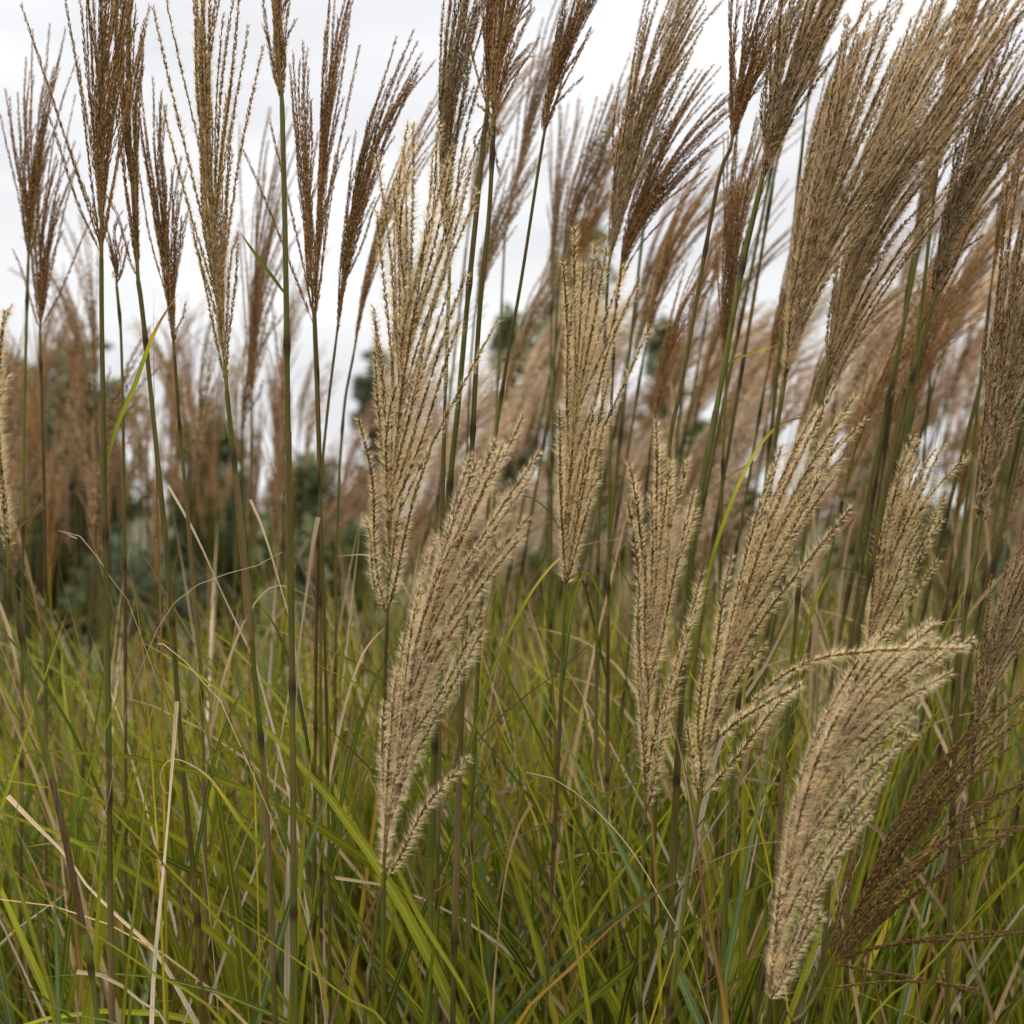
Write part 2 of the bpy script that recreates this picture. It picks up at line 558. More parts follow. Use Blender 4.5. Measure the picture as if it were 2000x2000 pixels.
def to_ground(stem_px, d):
    """photo line of a stem, foot last, carried on down to the ground"""
    w = [at(x, y, d) for x, y in stem_px]
    a, b = w[-2], w[-1]
    slope = (b[0] - a[0]) / max(0.02, a[2] - b[2])
    slope = max(-0.3, min(0.3, slope))
    z = b[2]
    w.append(np.array([b[0] + slope * z * 0.38, b[1] + z * 0.01, z * 0.5]))
    w.append(np.array([b[0] + slope * z * 0.55, b[1] + z * 0.03, 0.0]))
    return w

def culm(label, d, stem_px, axis_px, style, n, wl, wr, tips=(), length=0.17, r=0.0020, hue=0.5, leaves=(), tint=1.0,
         group='plumes of tall grass standing in front', scale=1.0, lo=0.42, hi=1.04, lod=1.0, dtip=0.0, short=None, strands=(), sdep=0.0):
    """one flowering culm: Empty at its foot > stem, leaf, plume > raceme"""
    w = to_ground([axis_px[0]] + [p for p in stem_px if p[1] > axis_px[0][1] + 8], d)
    base = np.array([w[-1][0], w[-1][1], 0.0])
    root = empty('grass_plant', base)
    tag(root, label, 'ornamental grass', group)
    g = Geo()
    q = stem_mesh(g, np.array(w[::-1]), r, hue)
    link_obj('stem', g.mesh('stem', M_STEM, base, True), root)
    zz = q[:, 2]
    top = zz[-1]
    for high, z0 in enumerate((rng.uniform(.84, .98), rng.uniform(1.02, 1.22))):
        L = rng.uniform(.10, .17)
        if z0 + L > top - .05:
            continue
        idx = np.where((zz > z0) & (zz < z0 + L))[0]
        if len(idx) < 6:
            continue
        c0 = [PURPLE * 1.3, TANC * .8, OLIVE * .9, GREEN * 1.1][rng.integers(0, 4)]
        t = np.linspace(0, 1, len(idx))[:, None]
        g = Geo()
        tube(g, q[idx], r * np.interp(zz[idx] / top, [0, 1], [1.18, .78]) * np.interp(t[:, 0], [0, .06, .9, 1], [1.04, 1.22, 1.12, 1.17]), (c0 * (1 - t) + (c0 * .6 + TANC * .25) * t) * .85, 9)
        sh = link_obj('sheath', g.mesh('sheath', M_STEM, base, True), root)
        if not high and rng.random() < .7:      # the leaf that leaves the stem at the mouth of its sheath
            b = q[idx[-1]]
            a = rng.choice([-1, 1]) * rng.uniform(.25, .8); e = rng.uniform(-.5, .5)
            ll = rng.uniform(.10, .26); dr = rng.uniform(-.02, .10)
            p = smooth_line([b, b + np.array([a * ll * .25, e * ll * .3, ll * .5]), b + np.array([a * ll * .6, e * ll * .6, ll * .85 - dr * .3]), b + np.array([a * ll * 1.05, e * ll * .9, ll * .95 - dr])], 24)
            g = Geo()
            ribbon(g, p, blade_width(24, rng.uniform(.0022, .0040)), leaf_colours(24, ['green', 'tipped', 'tan', 'tan', 'rust', 'dark'][rng.integers(0, 6)]), (rng.uniform(-.3, .3), -1, .5), .16, rng.uniform(-1, 1))
            link_obj('leaf', g.mesh('leaf', M_LEAF, base, True), root)
    m = len(axis_px)
    ax = smooth_line([at(x, y, d + dtip * i / (m - 1)) for i, (x, y) in enumerate(axis_px)], 40)
    k = max(6, int(len(ax) * 0.62))
    g = Geo()
    tube(g, ax[:k], np.linspace(r * 0.72, 0.0005, k), np.linspace(0, 1, k)[:, None] * np.array(STYLE[style]['s']) + (1 - np.linspace(0, 1, k)[:, None]) * OLIVE, 6)
    pl = link_obj('plume', g.mesh('plume', M_STEM, base, True), root)
    px = d / FPX
    for path in make_racemes(ax, n, wl * px, wr * px, tips, length, d=d, lo=lo, hi=hi):
        g = Geo()
        raceme(g, path, style, scale, lod, tint)
        link_obj('raceme', g.mesh('raceme', M_HAIR, base), pl)
    for j, pts in enumerate(strands):       # single long branches that go their own way
        g = Geo()
        raceme(g, smooth_line([at(x, y, d - .012 * (j % 3) - sdep * i / len(pts)) for i, (x, y) in enumerate(pts)], 24), style, scale, lod, tint * 1.1, .12)
        link_obj('raceme', g.mesh('raceme', M_HAIR, base), pl)
    for (pts, wpx, kind) in leaves:
        add_leaf(pts, wpx, kind, d, root, base)
    MARKS.append((axis_px[len(axis_px) // 2][0], axis_px[len(axis_px) // 2][1], short or label))
    return root

def add_leaf(pts, wpx, kind, d, root=None, base=(0, 0, 0), d2=None, blunt=False):
    n = 30
    m = len(pts)
    dd = d if d2 is None else d2
    p = smooth_line([at(x, y, d + (dd - d) * i / max(1, m - 1)) for i, (x, y) in enumerate(pts)], n)
    g = Geo()
    w = blade_width(n, wpx * d / FPX, blunt)
    if kind == 'curl':
        w = curl_width(n, wpx * d / FPX)
    ribbon(g, p, w, leaf_colours(n, kind), (rng.uniform(-.3, .3), -1, rng.uniform(0.1, 0.7)), 0.16, rng.uniform(-0.6, 0.6))
    return link_obj('leaf', g.mesh('leaf', M_LEAF, base, True), root)

# ------------------------------------------------------------------ the setting: ground, far trees, shrubs
def grid_ground():
    g = Geo()
    xs = np.array([-400, -120, -40, -12, -5, 0, 5, 12, 40, 120, 400.0])
    ys = np.array([-60, -10, 0, 3, 8, 16, 30, 60, 120, 250, 500.0])
    X, Y = np.meshgrid(xs, ys)
    Z = np.where(Y > 2, 0.05 * np.sin(X * 0.31) * np.cos(Y * 0.23), 0.0)
    v = np.stack([X, Y, Z], -1).reshape(-1, 3)
    nx = len(xs)
    f = [[j * nx + i, j * nx + i + 1, (j + 1) * nx + i + 1, (j + 1) * nx + i] for j in range(len(ys) - 1) for i in range(nx - 1)]
    g.add(v, f, np.array([0.08, 0.08, 0.03]))
    o = link_obj('ground', g.mesh('ground', M_GROUND, (0, 0, 0), True))
    tag(o, kind='structure')
grid_ground()

def leaf_cloud(geo, centres, radii, n, size, col, asp=0.55, flat=1.0):
    """n leaf-sized faces spread through a set of uneven clumps"""
    centres = np.asarray(centres, float); radii = np.asarray(radii, float)
    pr = radii ** 2 / (radii ** 2).sum()
    idx = rng.choice(len(centres), n, p=pr)
    dirs = unit(rng.normal(size=(n, 3)))
    rr = rng.uniform(0.35, 1.0, (n, 1)) ** 0.5
    p = centres[idx] + dirs * rr * radii[idx][:, None] * np.array([1, 1, flat])
    t = unit(rng.normal(size=(n, 3)) + dirs * 0.6 + np.array([0, 0, -0.2]))
    s = unit(np.cross(t, rng.normal(size=(n, 3))))
    l = size * rng.uniform(0.6, 1.3, (n, 1))
    v = np.stack([p, p + t * l * .45 + s * l * asp / 2, p + t * l, p + t * l * .45 - s * l * asp / 2], 1).reshape(-1, 3)
    f = np.arange(n)[:, None] * 4 + np.arange(4)[None]
    clump = rng.uniform(0.7, 1.35, (len(centres), 1))
    cv = np.asarray(col)[None] * clump[idx] * rng.uniform(0.7, 1.35, (n, 1))
    geo.add(v, f, np.repeat(cv, 4, 0))

def tree(label, x, y, h, w, col, n=1700, leaf=0.30, slim=.6, cat='tree', trunk_h=0.35):
    root = empty('broadleaf_tree', (x, y, 0))
    tag(root, label, cat, 'trees far behind the grass')
    g = Geo()
    tp = smooth_line([(x, y, 0), (x + .1 * w * rng.normal() * .3, y, h * .4), (x + .1 * rng.normal(), y, h * .8)], 14)
    tube(g, tp, np.linspace(h * .03, h * .008, 14), np.array([0.10, 0.075, 0.05]), 7)
    cs, rs = [], []
    for i in range(34):
        zr = rng.uniform(0, .97)
        z = h * (trunk_h + (1 - trunk_h) * zr) * .97
        f = (1 - zr) ** slim * min(1, zr * 4 + .4) + .06
        a = rng.uniform(0, 6.28); q = w * .5 * f * rng.uniform(0.2, 1.0)
        c = np.array([x + math.cos(a) * q, y + math.sin(a) * q, z])
        cs.append(c); rs.append(w * rng.uniform(0.07, 0.17))
        limb = smooth_line([tp[6], (tp[8] + c) / 2 + rng.normal(0, .1, 3), c], 7)
        tube(g, limb, np.linspace(h * .012, h * .003, 7), np.array([0.10, 0.075, 0.05]), 5)
    link_obj('trunk', g.mesh('trunk', M_BARK, (x, y, 0), True), root)
    g = Geo()
    leaf_cloud(g, cs, rs, n, leaf, col, 0.7)
    link_obj('crown', g.mesh('crown', M_TREE, (x, y, 0)), root)

DKG = (0.165, 0.175, 0.095); MDG = (0.165, 0.185, 0.085); BLG = (0.150, 0.165, 0.100)
def tree_px(label, px, top, d, wpx, col, **kw):
    p = at(px, top, d)
    tree(label, p[0], d, p[2], wpx / FPX * d, col, **kw)
tree_px('dark tree with rounded head far behind the long bare stems, above the horizon at left', 150, 640, 24, 300, DKG, trunk_h=.12)
tree_px('broad dark tree at far left edge behind brown plumes', 20, 700, 22, 240, DKG, trunk_h=.1)
tree_px('low dark tree behind the pale gold plume and tall bare stem', 400, 800, 26, 210, BLG, trunk_h=.1)
tree_px('tall green tree whose blurred head rises behind the middle plumes', 1130, 405, 32, 250, MDG, trunk_h=.25, slim=.9)
tree_px('blurred green tree between the twin green stems and the middle plumes', 1000, 600, 34, 150, MDG, trunk_h=.1)
tree_px('small round dark tree standing alone against sky right of centre', 1300, 610, 36, 100, DKG, trunk_h=.25)
tree_px('green tree glimpsed between upright stems right of centre', 1340, 760, 30, 170, MDG, trunk_h=.1)
tree_px('dark tree low behind the big leaning plume at right', 1740, 700, 28, 260, DKG, trunk_h=.08)
tree_px('green tree at far right edge behind pinkish plumes', 1960, 800, 26, 240, MDG, trunk_h=.08)
tree_px('blue green tree seen behind the slanting brown plume left of centre', 735, 640, 36, 110, BLG, trunk_h=.1)
tree_px('wide low green tree near the horizon behind cream blurred plumes', 1180, 820, 30, 280, DKG, trunk_h=.05)
tree_px('low green tree under the gap of bright sky', 600, 910, 40, 260, MDG, trunk_h=.05)

def shrub(label, x, y, h, w, col, n=420, leaf=.06, group='leafy shrubs behind the grass'):
    root = empty('leafy_shrub', (x, y, 0))
    tag(root, label, 'shrub', group)
    g = Geo(); cs, rs = [], []
    for i in range(11):
        a = rng.uniform(0, 6.28); q = w * .42 * rng.uniform(0.1, 1)
        c = np.array([x + math.cos(a) * q, y + math.sin(a) * q, h * rng.uniform(0.35, 0.9)])
        cs.append(c); rs.append(w * rng.uniform(0.12, 0.22))
        p = smooth_line([(x + rng.normal() * .04, y + rng.normal() * .04, 0), (x + (c[0] - x) * .4, y + (c[1] - y) * .4, c[2] * .6), c], 9)
        tube(g, p, np.linspace(.009, .003, 9), np.array([0.09, 0.06, 0.04]), 5)
    link_obj('trunk', g.mesh('trunk', M_BARK, (x, y, 0), True), root)
    g = Geo()
    leaf_cloud(g, cs, rs, n, leaf, col, .62)
    link_obj('foliage', g.mesh('foliage', M_TREE, (x, y, 0)), root)
def shrub_px(label, px, top, d, wpx, col, **kw):
    p = at(px, top, d)
    shrub(label, p[0], d, p[2], wpx / FPX * d, col, **kw)
shrub_px('bright green leafy shrub near left edge below dry plumes', 60, 1085, 4.2, 330, (0.075, 0.125, 0.030), n=900)
shrub_px('grey green leafy shrub behind the three long stems at left', 300, 1060, 4.8, 420, (0.085, 0.115, 0.065), n=1300)
shrub_px('dark shrub filling the gap behind the dry plumes at left', 110, 800, 7.5, 330, (0.030, 0.042, 0.018), n=2200, leaf=.08)
shrub_px('dark green shrub behind the pale gold plume stem', 430, 900, 7.0, 300, (0.045, 0.065, 0.025), n=1800, leaf=.08)
shrub_px('dim green shrub behind the fluffy blond plume left of centre', 660, 980, 6.5, 320, (0.050, 0.075, 0.026), n=1500, leaf=.07)
shrub_px('dark shrub glimpsed right of the leaning blond plume, under cream plumes', 1000, 960, 7.0, 380, (0.040, 0.058, 0.024), n=1800, leaf=.08)
shrub_px('green shrub behind upright stems right of centre', 1380, 930, 7.5, 380, (0.050, 0.078, 0.028), n=1700, leaf=.08)
shrub_px('green shrub behind the stems at right edge', 1800, 930, 7.0, 480, (0.050, 0.080, 0.030), n=1900, leaf=.08)

# ------------------------------------------------------------------ front culms, read off the photograph (2000 px)
culm('tall dark brown plume at upper left on a straight green stem, its top cut off', 1.05,
     [(198, 500), (199, 650), (204, 930), (212, 1450), (219, 2000)], [(198, 505), (200, 300), (203, 100), (207, -120), (212, -300)],
     'brown', 34, 84, 80, [(51, 22), (97, 235), (142, 293), (122, -30), (160, -80), (292, 0), (283, 85)], .20, .0023, .35,
     leaves=[([(209, 900), (232, 824), (261, 759), (290, 679), (312, 630), (350, 570)], 10, 'tipped')], lo=.3)
culm('dark brown plume crowding the right side of the tallest upper left plume', 1.09,
     [(272, 560), (284, 662), (311, 932), (331, 1139), (357, 1500), (383, 1760), (396, 2000)], [(270, 550), (262, 430), (250, 250), (240, 60), (230, -110)],
     'brown', 26, 40, 42, [(276, 195), (282, 90), (208, 372), (268, 320)], .16, .0023, .6)
culm('pale gold upright plume with bristly branches against the sky, upper left', 1.03,
     [(444, 768), (455, 880), (476, 1066), (497, 1315), (518, 1552), (538, 2000)], [(443, 764), (432, 600), (417, 420), (408, 210), (402, 0), (396, -160)],
     'gold', 28, 52, 52, [(509, 83), (300, 14), (320, 199), (377, 427), (335, -20), (478, -10), (478, 40), (462, 455), (380, 470)], .19, .0022, .1,
     leaves=[([(525, 1690), (505, 1650), (470, 1605), (440, 1560), (405, 1515), (362, 1488), (335, 1483), (318, 1498), (313, 1522), (321, 1545), (333, 1553)], 9, 'curl')], lo=.28)
culm('thick dark green bare stem left of centre with narrow brown plume at the frame top', 0.99,
     [(551, 205), (556, 415), (559, 580), (564, 930), (571, 1345), (575, 2000)], [(551, 205), (545, 110), (538, 0), (534, -160), (530, -300)],
     'brown', 22, 36, 34, [(508, -20), (566, -10), (520, 60)], .17, .0025, .2,
     leaves=[([(556, 573), (530, 538), (500, 498), (467, 451)], 7, 'bright')], lo=.2)
culm('brown plume with low side branches left of the slanting brown plumes', 1.14,
     [(613, 650), (618, 780), (623, 930), (628, 1030), (640, 1500), (645, 2000)], [(613, 645), (606, 500), (594, 340), (584, 200), (580, 110)],
     'rust', 14, 26, 34, [(478, 299), (527, 235), (570, 95), (596, 88), (562, 120), (604, 200), (655, 300)], .19, .0014, .8, lo=.35)
culm('slender brown plume rising steeply through the sky left of centre', 1.2,
     [(616, 620), (622, 760), (625, 900), (626, 1200), (628, 2000)], [(616, 620), (622, 480), (632, 300), (646, 120), (660, -60)],
     'rust', 22, 24, 30, [(684, 28), (700, 90), (652, -60), (662, 310)], .20, .0015, .8)
culm('brown plume slanting right with feathery top, left of the tallest blond plume', 1.2,
     [(655, 680), (640, 800), (626, 960), (618, 1200), (612, 2000)], [(655, 676), (672, 540), (694, 417), (722, 290), (752, 190), (780, 110)],
     'rust', 28, 36, 40, [(806, 54), (768, 80), (818, 95), (790, 92), (812, 148), (728, 243)], .17, .0016, .8)
culm('paler brown plume leaning right behind the slanting brown plume', 1.4,
     [(690, 700), (672, 800), (660, 1000), (655, 1300), (650, 2000)], [(690, 695), (715, 560), (752, 420), (800, 300), (848, 205)],
     'rust', 20, 26, 28, [(858, 175), (862, 215), (868, 262)], .20, .0018, .8, tint=1.15)
culm('dark bristly plume with several separate branches left of the twin green stems', 1.13,
     [(878, 520), (872, 700), (866, 900), (860, 1250), (852, 2000)], [(876, 500), (872, 380), (874, 250), (884, 110), (900, -30), (915, -160)],
     'mid', 28, 40, 44, [(868, 10), (872, 72), (858, 175), (946, 112), (930, 40), (863, 260), (858, 330)], .19, .0019, .3, tint=.75)
culm('dark brown plume on the left of the twin green stems, mostly cut by the top', 1.1,
     [(945, 268), (930, 420), (912, 600), (896, 780), (876, 980), (862, 1250), (845, 1560), (838, 2000)], [(951, 225), (956, 120), (962, 10), (975, -120), (990, -250)],
     'brown', 26, 40, 42, [(976, 262), (972, 330), (900, 400), (920, 300), (935, 200)], .16, .0027, .3, lo=.12)
culm('broad dark brown plume on the right of the twin green stems, cut by the top', 1.07,
     [(964, 250), (955, 420), (936, 620), (922, 880), (905, 1300), (893, 1650), (884, 2000)], [(964, 248), (968, 160), (982, 60), (1004, -70), (1030, -220)],
     'brown', 32, 58, 50, [(1050, 74), (1027, 127), (1030, -10), (1038, 10), (980, 260), (952, 300), (902, 30)], .15, .0024, .25, lo=.18)
culm('largest fluffy blond plume, upright left of centre, its tufts against the sky', 1.02,
     [(756, 1215), (752, 1330), (750, 1500), (748, 2000)], [(756, 1211), (762, 1035), (776, 840), (795, 640), (812, 480), (822, 340), (822, 250)],
     'blond', 17, 68, 86, [(735, 305), (806, 239), (846, 290), (911, 290), (922, 326), (929, 373), (911, 536), (972, 620), (733, 663), (706, 820), (706, 1012), (846, 860), (885, 330), (770, 360), (738, 420), (905, 640), (878, 560), (790, 300)],
     .165, .0019, .3, lo=.35,
     leaves=[([(757, 1657), (790, 1725), (820, 1790), (900, 1920), (940, 2000)], 11, 'bright')])
culm('fluffy blond plume arching right below the largest blond plume', 0.98,
     [(740, 1765), (735, 1800), (722, 1900), (712, 2000)], [(746, 1735), (758, 1610), (785, 1450), (822, 1290), (868, 1150), (925, 1020), (985, 905)],
     'fluff', 15, 58, 64, [(918, 885), (1012, 817), (1049, 889), (1045, 915), (1030, 1012), (951, 1186), (943, 1237), (853, 1052), (820, 1157), (911, 1477), (755, 1376), (965, 860), (985, 870), (790, 1240), (1020, 1050)],
     .16, .0019, .2, lo=.35)
culm('slim blond plume standing upright at the centre of the frame', 1.08,
     [(1102, 1190), (1098, 1300), (1087, 1550), (1076, 1760), (1066, 2000)], [(1103, 1160), (1110, 1010), (1122, 830), (1137, 660), (1150, 520)],
     'blond', 9, 42, 52, [(1121, 449), (1099, 518), (1139, 522), (1160, 490), (1184, 489), (1215, 525), (1244, 547), (1266, 638), (1186, 693), (1186, 748), (1092, 791), (1092, 871), (1182, 831), (1153, 976), (1110, 560)],
     .155, .0016, .2, lo=.35)
culm('blond plume with a single tall tip, right of centre, hanging low', 1.04,
     [(1258, 1612), (1255, 1700), (1252, 1800), (1250, 2000)], [(1260, 1610), (1262, 1450), (1268, 1290), (1280, 1120), (1288, 950), (1286, 870)],
     'blond', 10, 50, 52, [(1277, 824), (1226, 904), (1230, 983), (1298, 871), (1340, 889), (1372, 1106), (1350, 960), (1360, 1160), (1318, 900), (1252, 940), (1345, 1260)],
     .16, .0018, .3, lo=.33)
culm('fluffy leaning plume with one long branch sweeping out level to the right', 1.0,
     [(1364, 1575), (1350, 1660), (1335, 1780), (1307, 2000)], [(1364, 1572), (1385, 1450), (1415, 1320), (1455, 1180), (1510, 1030), (1575, 890), (1620, 810)],
     'blond', 14, 46, 52, [(1622, 755), (1670, 773), (1662, 800), (1644, 857), (1630, 933), (1655, 991), (1503, 914), (1340, 1405), (1423, 1088), (1600, 800), (1564, 1340), (1370, 1290), (1580, 960)],
     strands=[[(1385, 1462), (1430, 1412), (1480, 1360), (1530, 1318), (1600, 1286), (1698, 1273), (1800, 1268), (1894, 1267)], [(1390, 1455), (1440, 1410), (1500, 1372), (1564, 1338)]], length=.17, r=.0021, hue=.4, lo=.3, sdep=.13)
culm('large creamy fluffy plume arching right at lower right', 0.93,
     [(1496, 1972), (1490, 2000), (1470, 2100)], [(1496, 1970), (1522, 1820), (1552, 1660), (1600, 1510), (1672, 1380), (1750, 1285), (1815, 1225)],
     'fluff', 18, 60, 66, [(1814, 1215), (1861, 1240), (1858, 1303), (1843, 1333), (1778, 1394), (1767, 1427), (1720, 1500), (1691, 1568), (1575, 1557), (1528, 1700), (1665, 1330), (1700, 1240), (1740, 1225), (1600, 1780), (1640, 1640)],
     .15, .0018, .3, lo=.35)
culm('pale blond plume standing behind the creamy arching plume at right', 1.12,
     [(1690, 1330), (1676, 1450), (1660, 1700), (1650, 2000)], [(1692, 1320), (1715, 1180), (1745, 1050), (1785, 930), (1815, 870)],
     'blond', 15, 44, 44, [(1782, 846), (1832, 867), (1876, 885), (1738, 983), (1858, 970), (1822, 1099), (1800, 900), (1725, 1120), (1840, 1020)], .15, .0018, .4, lo=.4)
culm('thin reddish brown closed plume leaning far right at lower right', 0.96,
     [(1618, 1890), (1590, 1950), (1556, 2000), (1500, 2090)], [(1619, 1887), (1655, 1810), (1705, 1720), (1775, 1600), (1860, 1490), (1960, 1400), (2060, 1330)],
     'thin', 8, 24, 60, [(2010, 1370), (2010, 1398), (2000, 1440), (2005, 1503), (2000, 1530), (1985, 1615), (1970, 1630), (1787, 1717), (1800, 1742), (1695, 1579), (1909, 1930), (2010, 1822), (1880, 1520), (1990, 1570), (1960, 1450), (1930, 1560), (1850, 1640)],
     strands=[[(1600, 1915), (1690, 1856), (1830, 1830), (1930, 1820), (2015, 1824)], [(1590, 1935), (1680, 1922), (1780, 1917), (1850, 1922), (1909, 1932)], [(1615, 1895), (1680, 1820), (1740, 1755), (1787, 1717)],
              [(1625, 1890), (1700, 1810), (1760, 1765), (1801, 1741)], [(1690, 1755), (1780, 1680), (1850, 1636), (1920, 1622), (1985, 1616)], [(1680, 1775), (1780, 1690), (1860, 1648), (1970, 1630)],
              [(1619, 1885), (1640, 1760), (1665, 1660), (1695, 1580)]],
     length=.21, r=.0017, hue=.7, lo=.45, tint=1.05)
culm('very large tan plume leaning right at upper right, fanning wide', 1.03,
     [(1528, 778), (1518, 830), (1500, 930), (1480, 1100), (1440, 1400), (1405, 2000)], [(1528, 773), (1556, 620), (1600, 450), (1655, 280), (1712, 120), (1740, 30)],
     'silk', 58, 84, 118, [(1720, 25), (1680, 72), (1650, 149), (1597, 221), (1568, 442), (1737, 36), (1655, 196), (1567, 640), (1700, 60), (1760, 80), (1800, 60), (1850, 90), (1800, 200)], .25, .0020, .15, tint=1.08, lo=.3)
culm('wide tan plume behind the very large one at upper right, with long outer branch', 1.1,
     [(1606, 790), (1588, 900), (1560, 1150), (1530, 1500), (1500, 2000)], [(1606, 780), (1640, 600), (1700, 400), (1780, 220), (1860, 60), (1900, -40)],
     'silk', 56, 124, 84, [(1941, 65), (1970, 0), (1978, 116), (2010, 215), (1880, -20), (1840, 10), (1900, 300), (1830, 420)],
     strands=[[(1625, 760), (1680, 650), (1760, 520), (1860, 395), (1940, 295), (2015, 215)]], length=.26, r=.0020, hue=.5, lo=.3)
culm('brown tassel plume at frame top right of centre on a bent dark stem', 1.12,
     [(1427, 292), (1405, 345), (1372, 520), (1333, 740), (1310, 850), (1296, 1000), (1285, 1300), (1270, 2000)], [(1427, 290), (1442, 200), (1462, 100), (1488, 0), (1515, -110)],
     'rust', 38, 60, 84, [(1432, 0), (1440, -30), (1545, -10), (1540, 30), (1560, 20)], .18, .0020, .8, lo=.3)
culm('bristly brown plume on a thick green stem next to the brown tassel plume', 1.06,
     [(1486, 372), (1470, 430), (1445, 545), (1412, 730), (1390, 850), (1354, 1050), (1335, 1300), (1318, 1600), (1305, 2000)],
     [(1484, 370), (1510, 250), (1545, 120), (1580, 0), (1610, -120)],
     'mid', 42, 60, 104, [(1530, 80), (1525, 150), (1690, 10), (1640, 0), (1660, -40), (1600, 100)], .18, .0026, .3, tint=.85, lo=.3,
     leaves=[([(1412, 735), (1430, 705), (1470, 690), (1520, 672), (1530, 668)], 6, 'tipped')])
culm('thin brown plume behind the thick green stem, mid right', 1.3,
     [(1418, 760), (1412, 900), (1405, 1200), (1395, 2000)], [(1418, 755), (1422, 620), (1430, 480), (1446, 330), (1470, 190)],
     'rust', 24, 34, 48, [(1400, 480), (1408, 560), (1500, 200), (1520, 260)], .2, .0018, .7)
culm('brown plume leaning right at the right edge with a dark joint below it', 1.1,
     [(1822, 598), (1800, 680), (1778, 750), (1750, 860), (1727, 970), (1700, 1120), (1664, 1290), (1630, 1600), (1600, 2000)],
     [(1822, 594), (1850, 480), (1895, 340), (1950, 210), (2010, 100)], 'mid', 46, 74, 90, [(1912, 420), (1960, 60), (1975, 0), (1990, 20)], .17, .0021, .3, tint=.7, lo=.25)
culm('fuzzy brown plume cut by the right edge above a bright green joint', 1.0,
     [(1912, 1040), (1905, 1090), (1894, 1150), (1874, 1290), (1860, 1600), (1850, 2000)], [(1912, 1034), (1932, 900), (1962, 740), (1990, 590), (2020, 440), (2050, 300)],
     'mid', 48, 80, 90, [(1925, 860), (1935, 700), (1985, 420), (1918, 940)], .2, .0022, .2, tint=.85, lo=.28)
culm('brown plume low at the right edge behind the reddish closed plume', 1.16,
     [(1904, 1435), (1895, 1550), (1885, 1750), (1880, 2000)], [(1904, 1430), (1935, 1310), (1980, 1170), (2030, 1040), (2060, 960)],
     'mid', 36, 64, 80, [(1915, 1260), (1935, 1180), (2000, 1080)], .18, .0018, .4, lo=.3)
culm('narrow brown plume at frame top right of centre on a long leaning stem', 1.12,
     [(1061, 275), (1045, 373), (1016, 560), (990, 705), (965, 880), (945, 1100), (925, 1500), (910, 2000)], [(1061, 272), (1080, 170), (1110, 60), (1140, -50), (1160, -130)],
     'rust', 26, 34, 38, [(1154, 58), (1100, 0), (1140, 5), (1168, -20), (1092, 90)], .14, .0017, .8, tint=.9, lo=.25)
culm('brown and cream plume leaning right above the slim centre plume', 1.24,
     [(1188, 530), (1180, 700), (1172, 900), (1165, 1300), (1160, 2000)], [(1188, 525), (1210, 400), (1245, 250), (1290, 100), (1340, -30)],
     'mid', 38, 56, 74, [(1258, 10), (1275, 0), (1268, 40), (1350, 0), (1370, 60), (1352, 100)], .2, .0017, .5)
culm('brown plume with spreading curved branches leaning right, right of the slim centre plume', 1.26,
     [(1204, 570), (1198, 700), (1190, 1000), (1182, 2000)], [(1204, 566), (1230, 460), (1285, 340), (1350, 230), (1410, 150)],
     'rust', 38, 60, 66, [(1405, 127), (1375, 145), (1430, 180), (1420, 215), (1378, 345), (1355, 320)], .19, .0017, .5, tint=1.1)
culm('brown plume before the dark tree, right of the two tall dark plumes at left', 1.2,
     [(341, 700), (352, 850), (366, 1000), (380, 1180), (395, 1400), (405, 2000)], [(341, 695), (330, 560), (316, 430), (300, 300), (290, 190)],
     'rust', 24, 34, 36, [(272, 160), (350, 425), (330, 330), (262, 310), (300, 165), (355, 590)], .18, .0018, .7)
culm('brown plume at upper left edge spreading thin branches against the sky', 1.36,
     [(55, 520), (50, 700), (45, 1000), (40, 2000)], [(55, 515), (60, 400), (68, 260), (80, 120)],
     'rust', 26, 40, 52, [(78, 65), (30, 200), (3, 225), (130, 60), (150, 110), (100, 50)], .2, .0019, .7, tint=1.05)
culm('second brown plume at upper left edge, lower, with branches bent over the dark tree', 1.4,
     [(78, 660), (82, 800), (88, 1100), (92, 2000)], [(78, 650), (80, 520), (82, 400), (92, 280)],
     'rust', 24, 42, 56, [(150, 190), (155, 300), (108, 380), (20, 480), (178, 430)], .2, .0019, .7, tint=1.05)
culm('blurred brown plume behind the thick bare stem, right of the pale gold plume', 1.75,
     [(492, 800), (490, 950), (488, 1300), (486, 2000)], [(492, 790), (496, 640), (506, 480), (525, 320), (545, 220)],
     'rust', 28, 42, 42, [(470, 250), (560, 210), (470, 440)], .23, .002, .8, tint=1.05)
culm('fluffy plume cut by the left edge with a long olive stem across the lower left', 0.97,
     [(20, 1120), (30, 1180), (62, 1340), (92, 1480), (130, 1650), (165, 1830), (192, 2000)], [(20, 1112), (0, 950), (-24, 800), (-34, 680), (-34, 600)],
     'blond', 4, 16, 4, [(14, 604), (-12, 660)], .17, .0023, .2,
     leaves=[([(133, 1645), (145, 1600), (180, 1490), (215, 1400), (252, 1305)], 7, 'green'),
             ([(18, 1075), (30, 1040), (60, 1010), (105, 980)], 6, 'brown')])
culm('thin stem with a small open brown plume between the tallest left stems', 1.22,
     [(228, 560), (236, 650), (240, 800), (243, 1000), (245, 1300), (246, 2000)], [(228, 560), (226, 520), (224, 470), (222, 430)],
     'rust', 6, 14, 14, [(205, 400), (240, 420), (215, 470), (255, 470)], .06, .0016, .7)

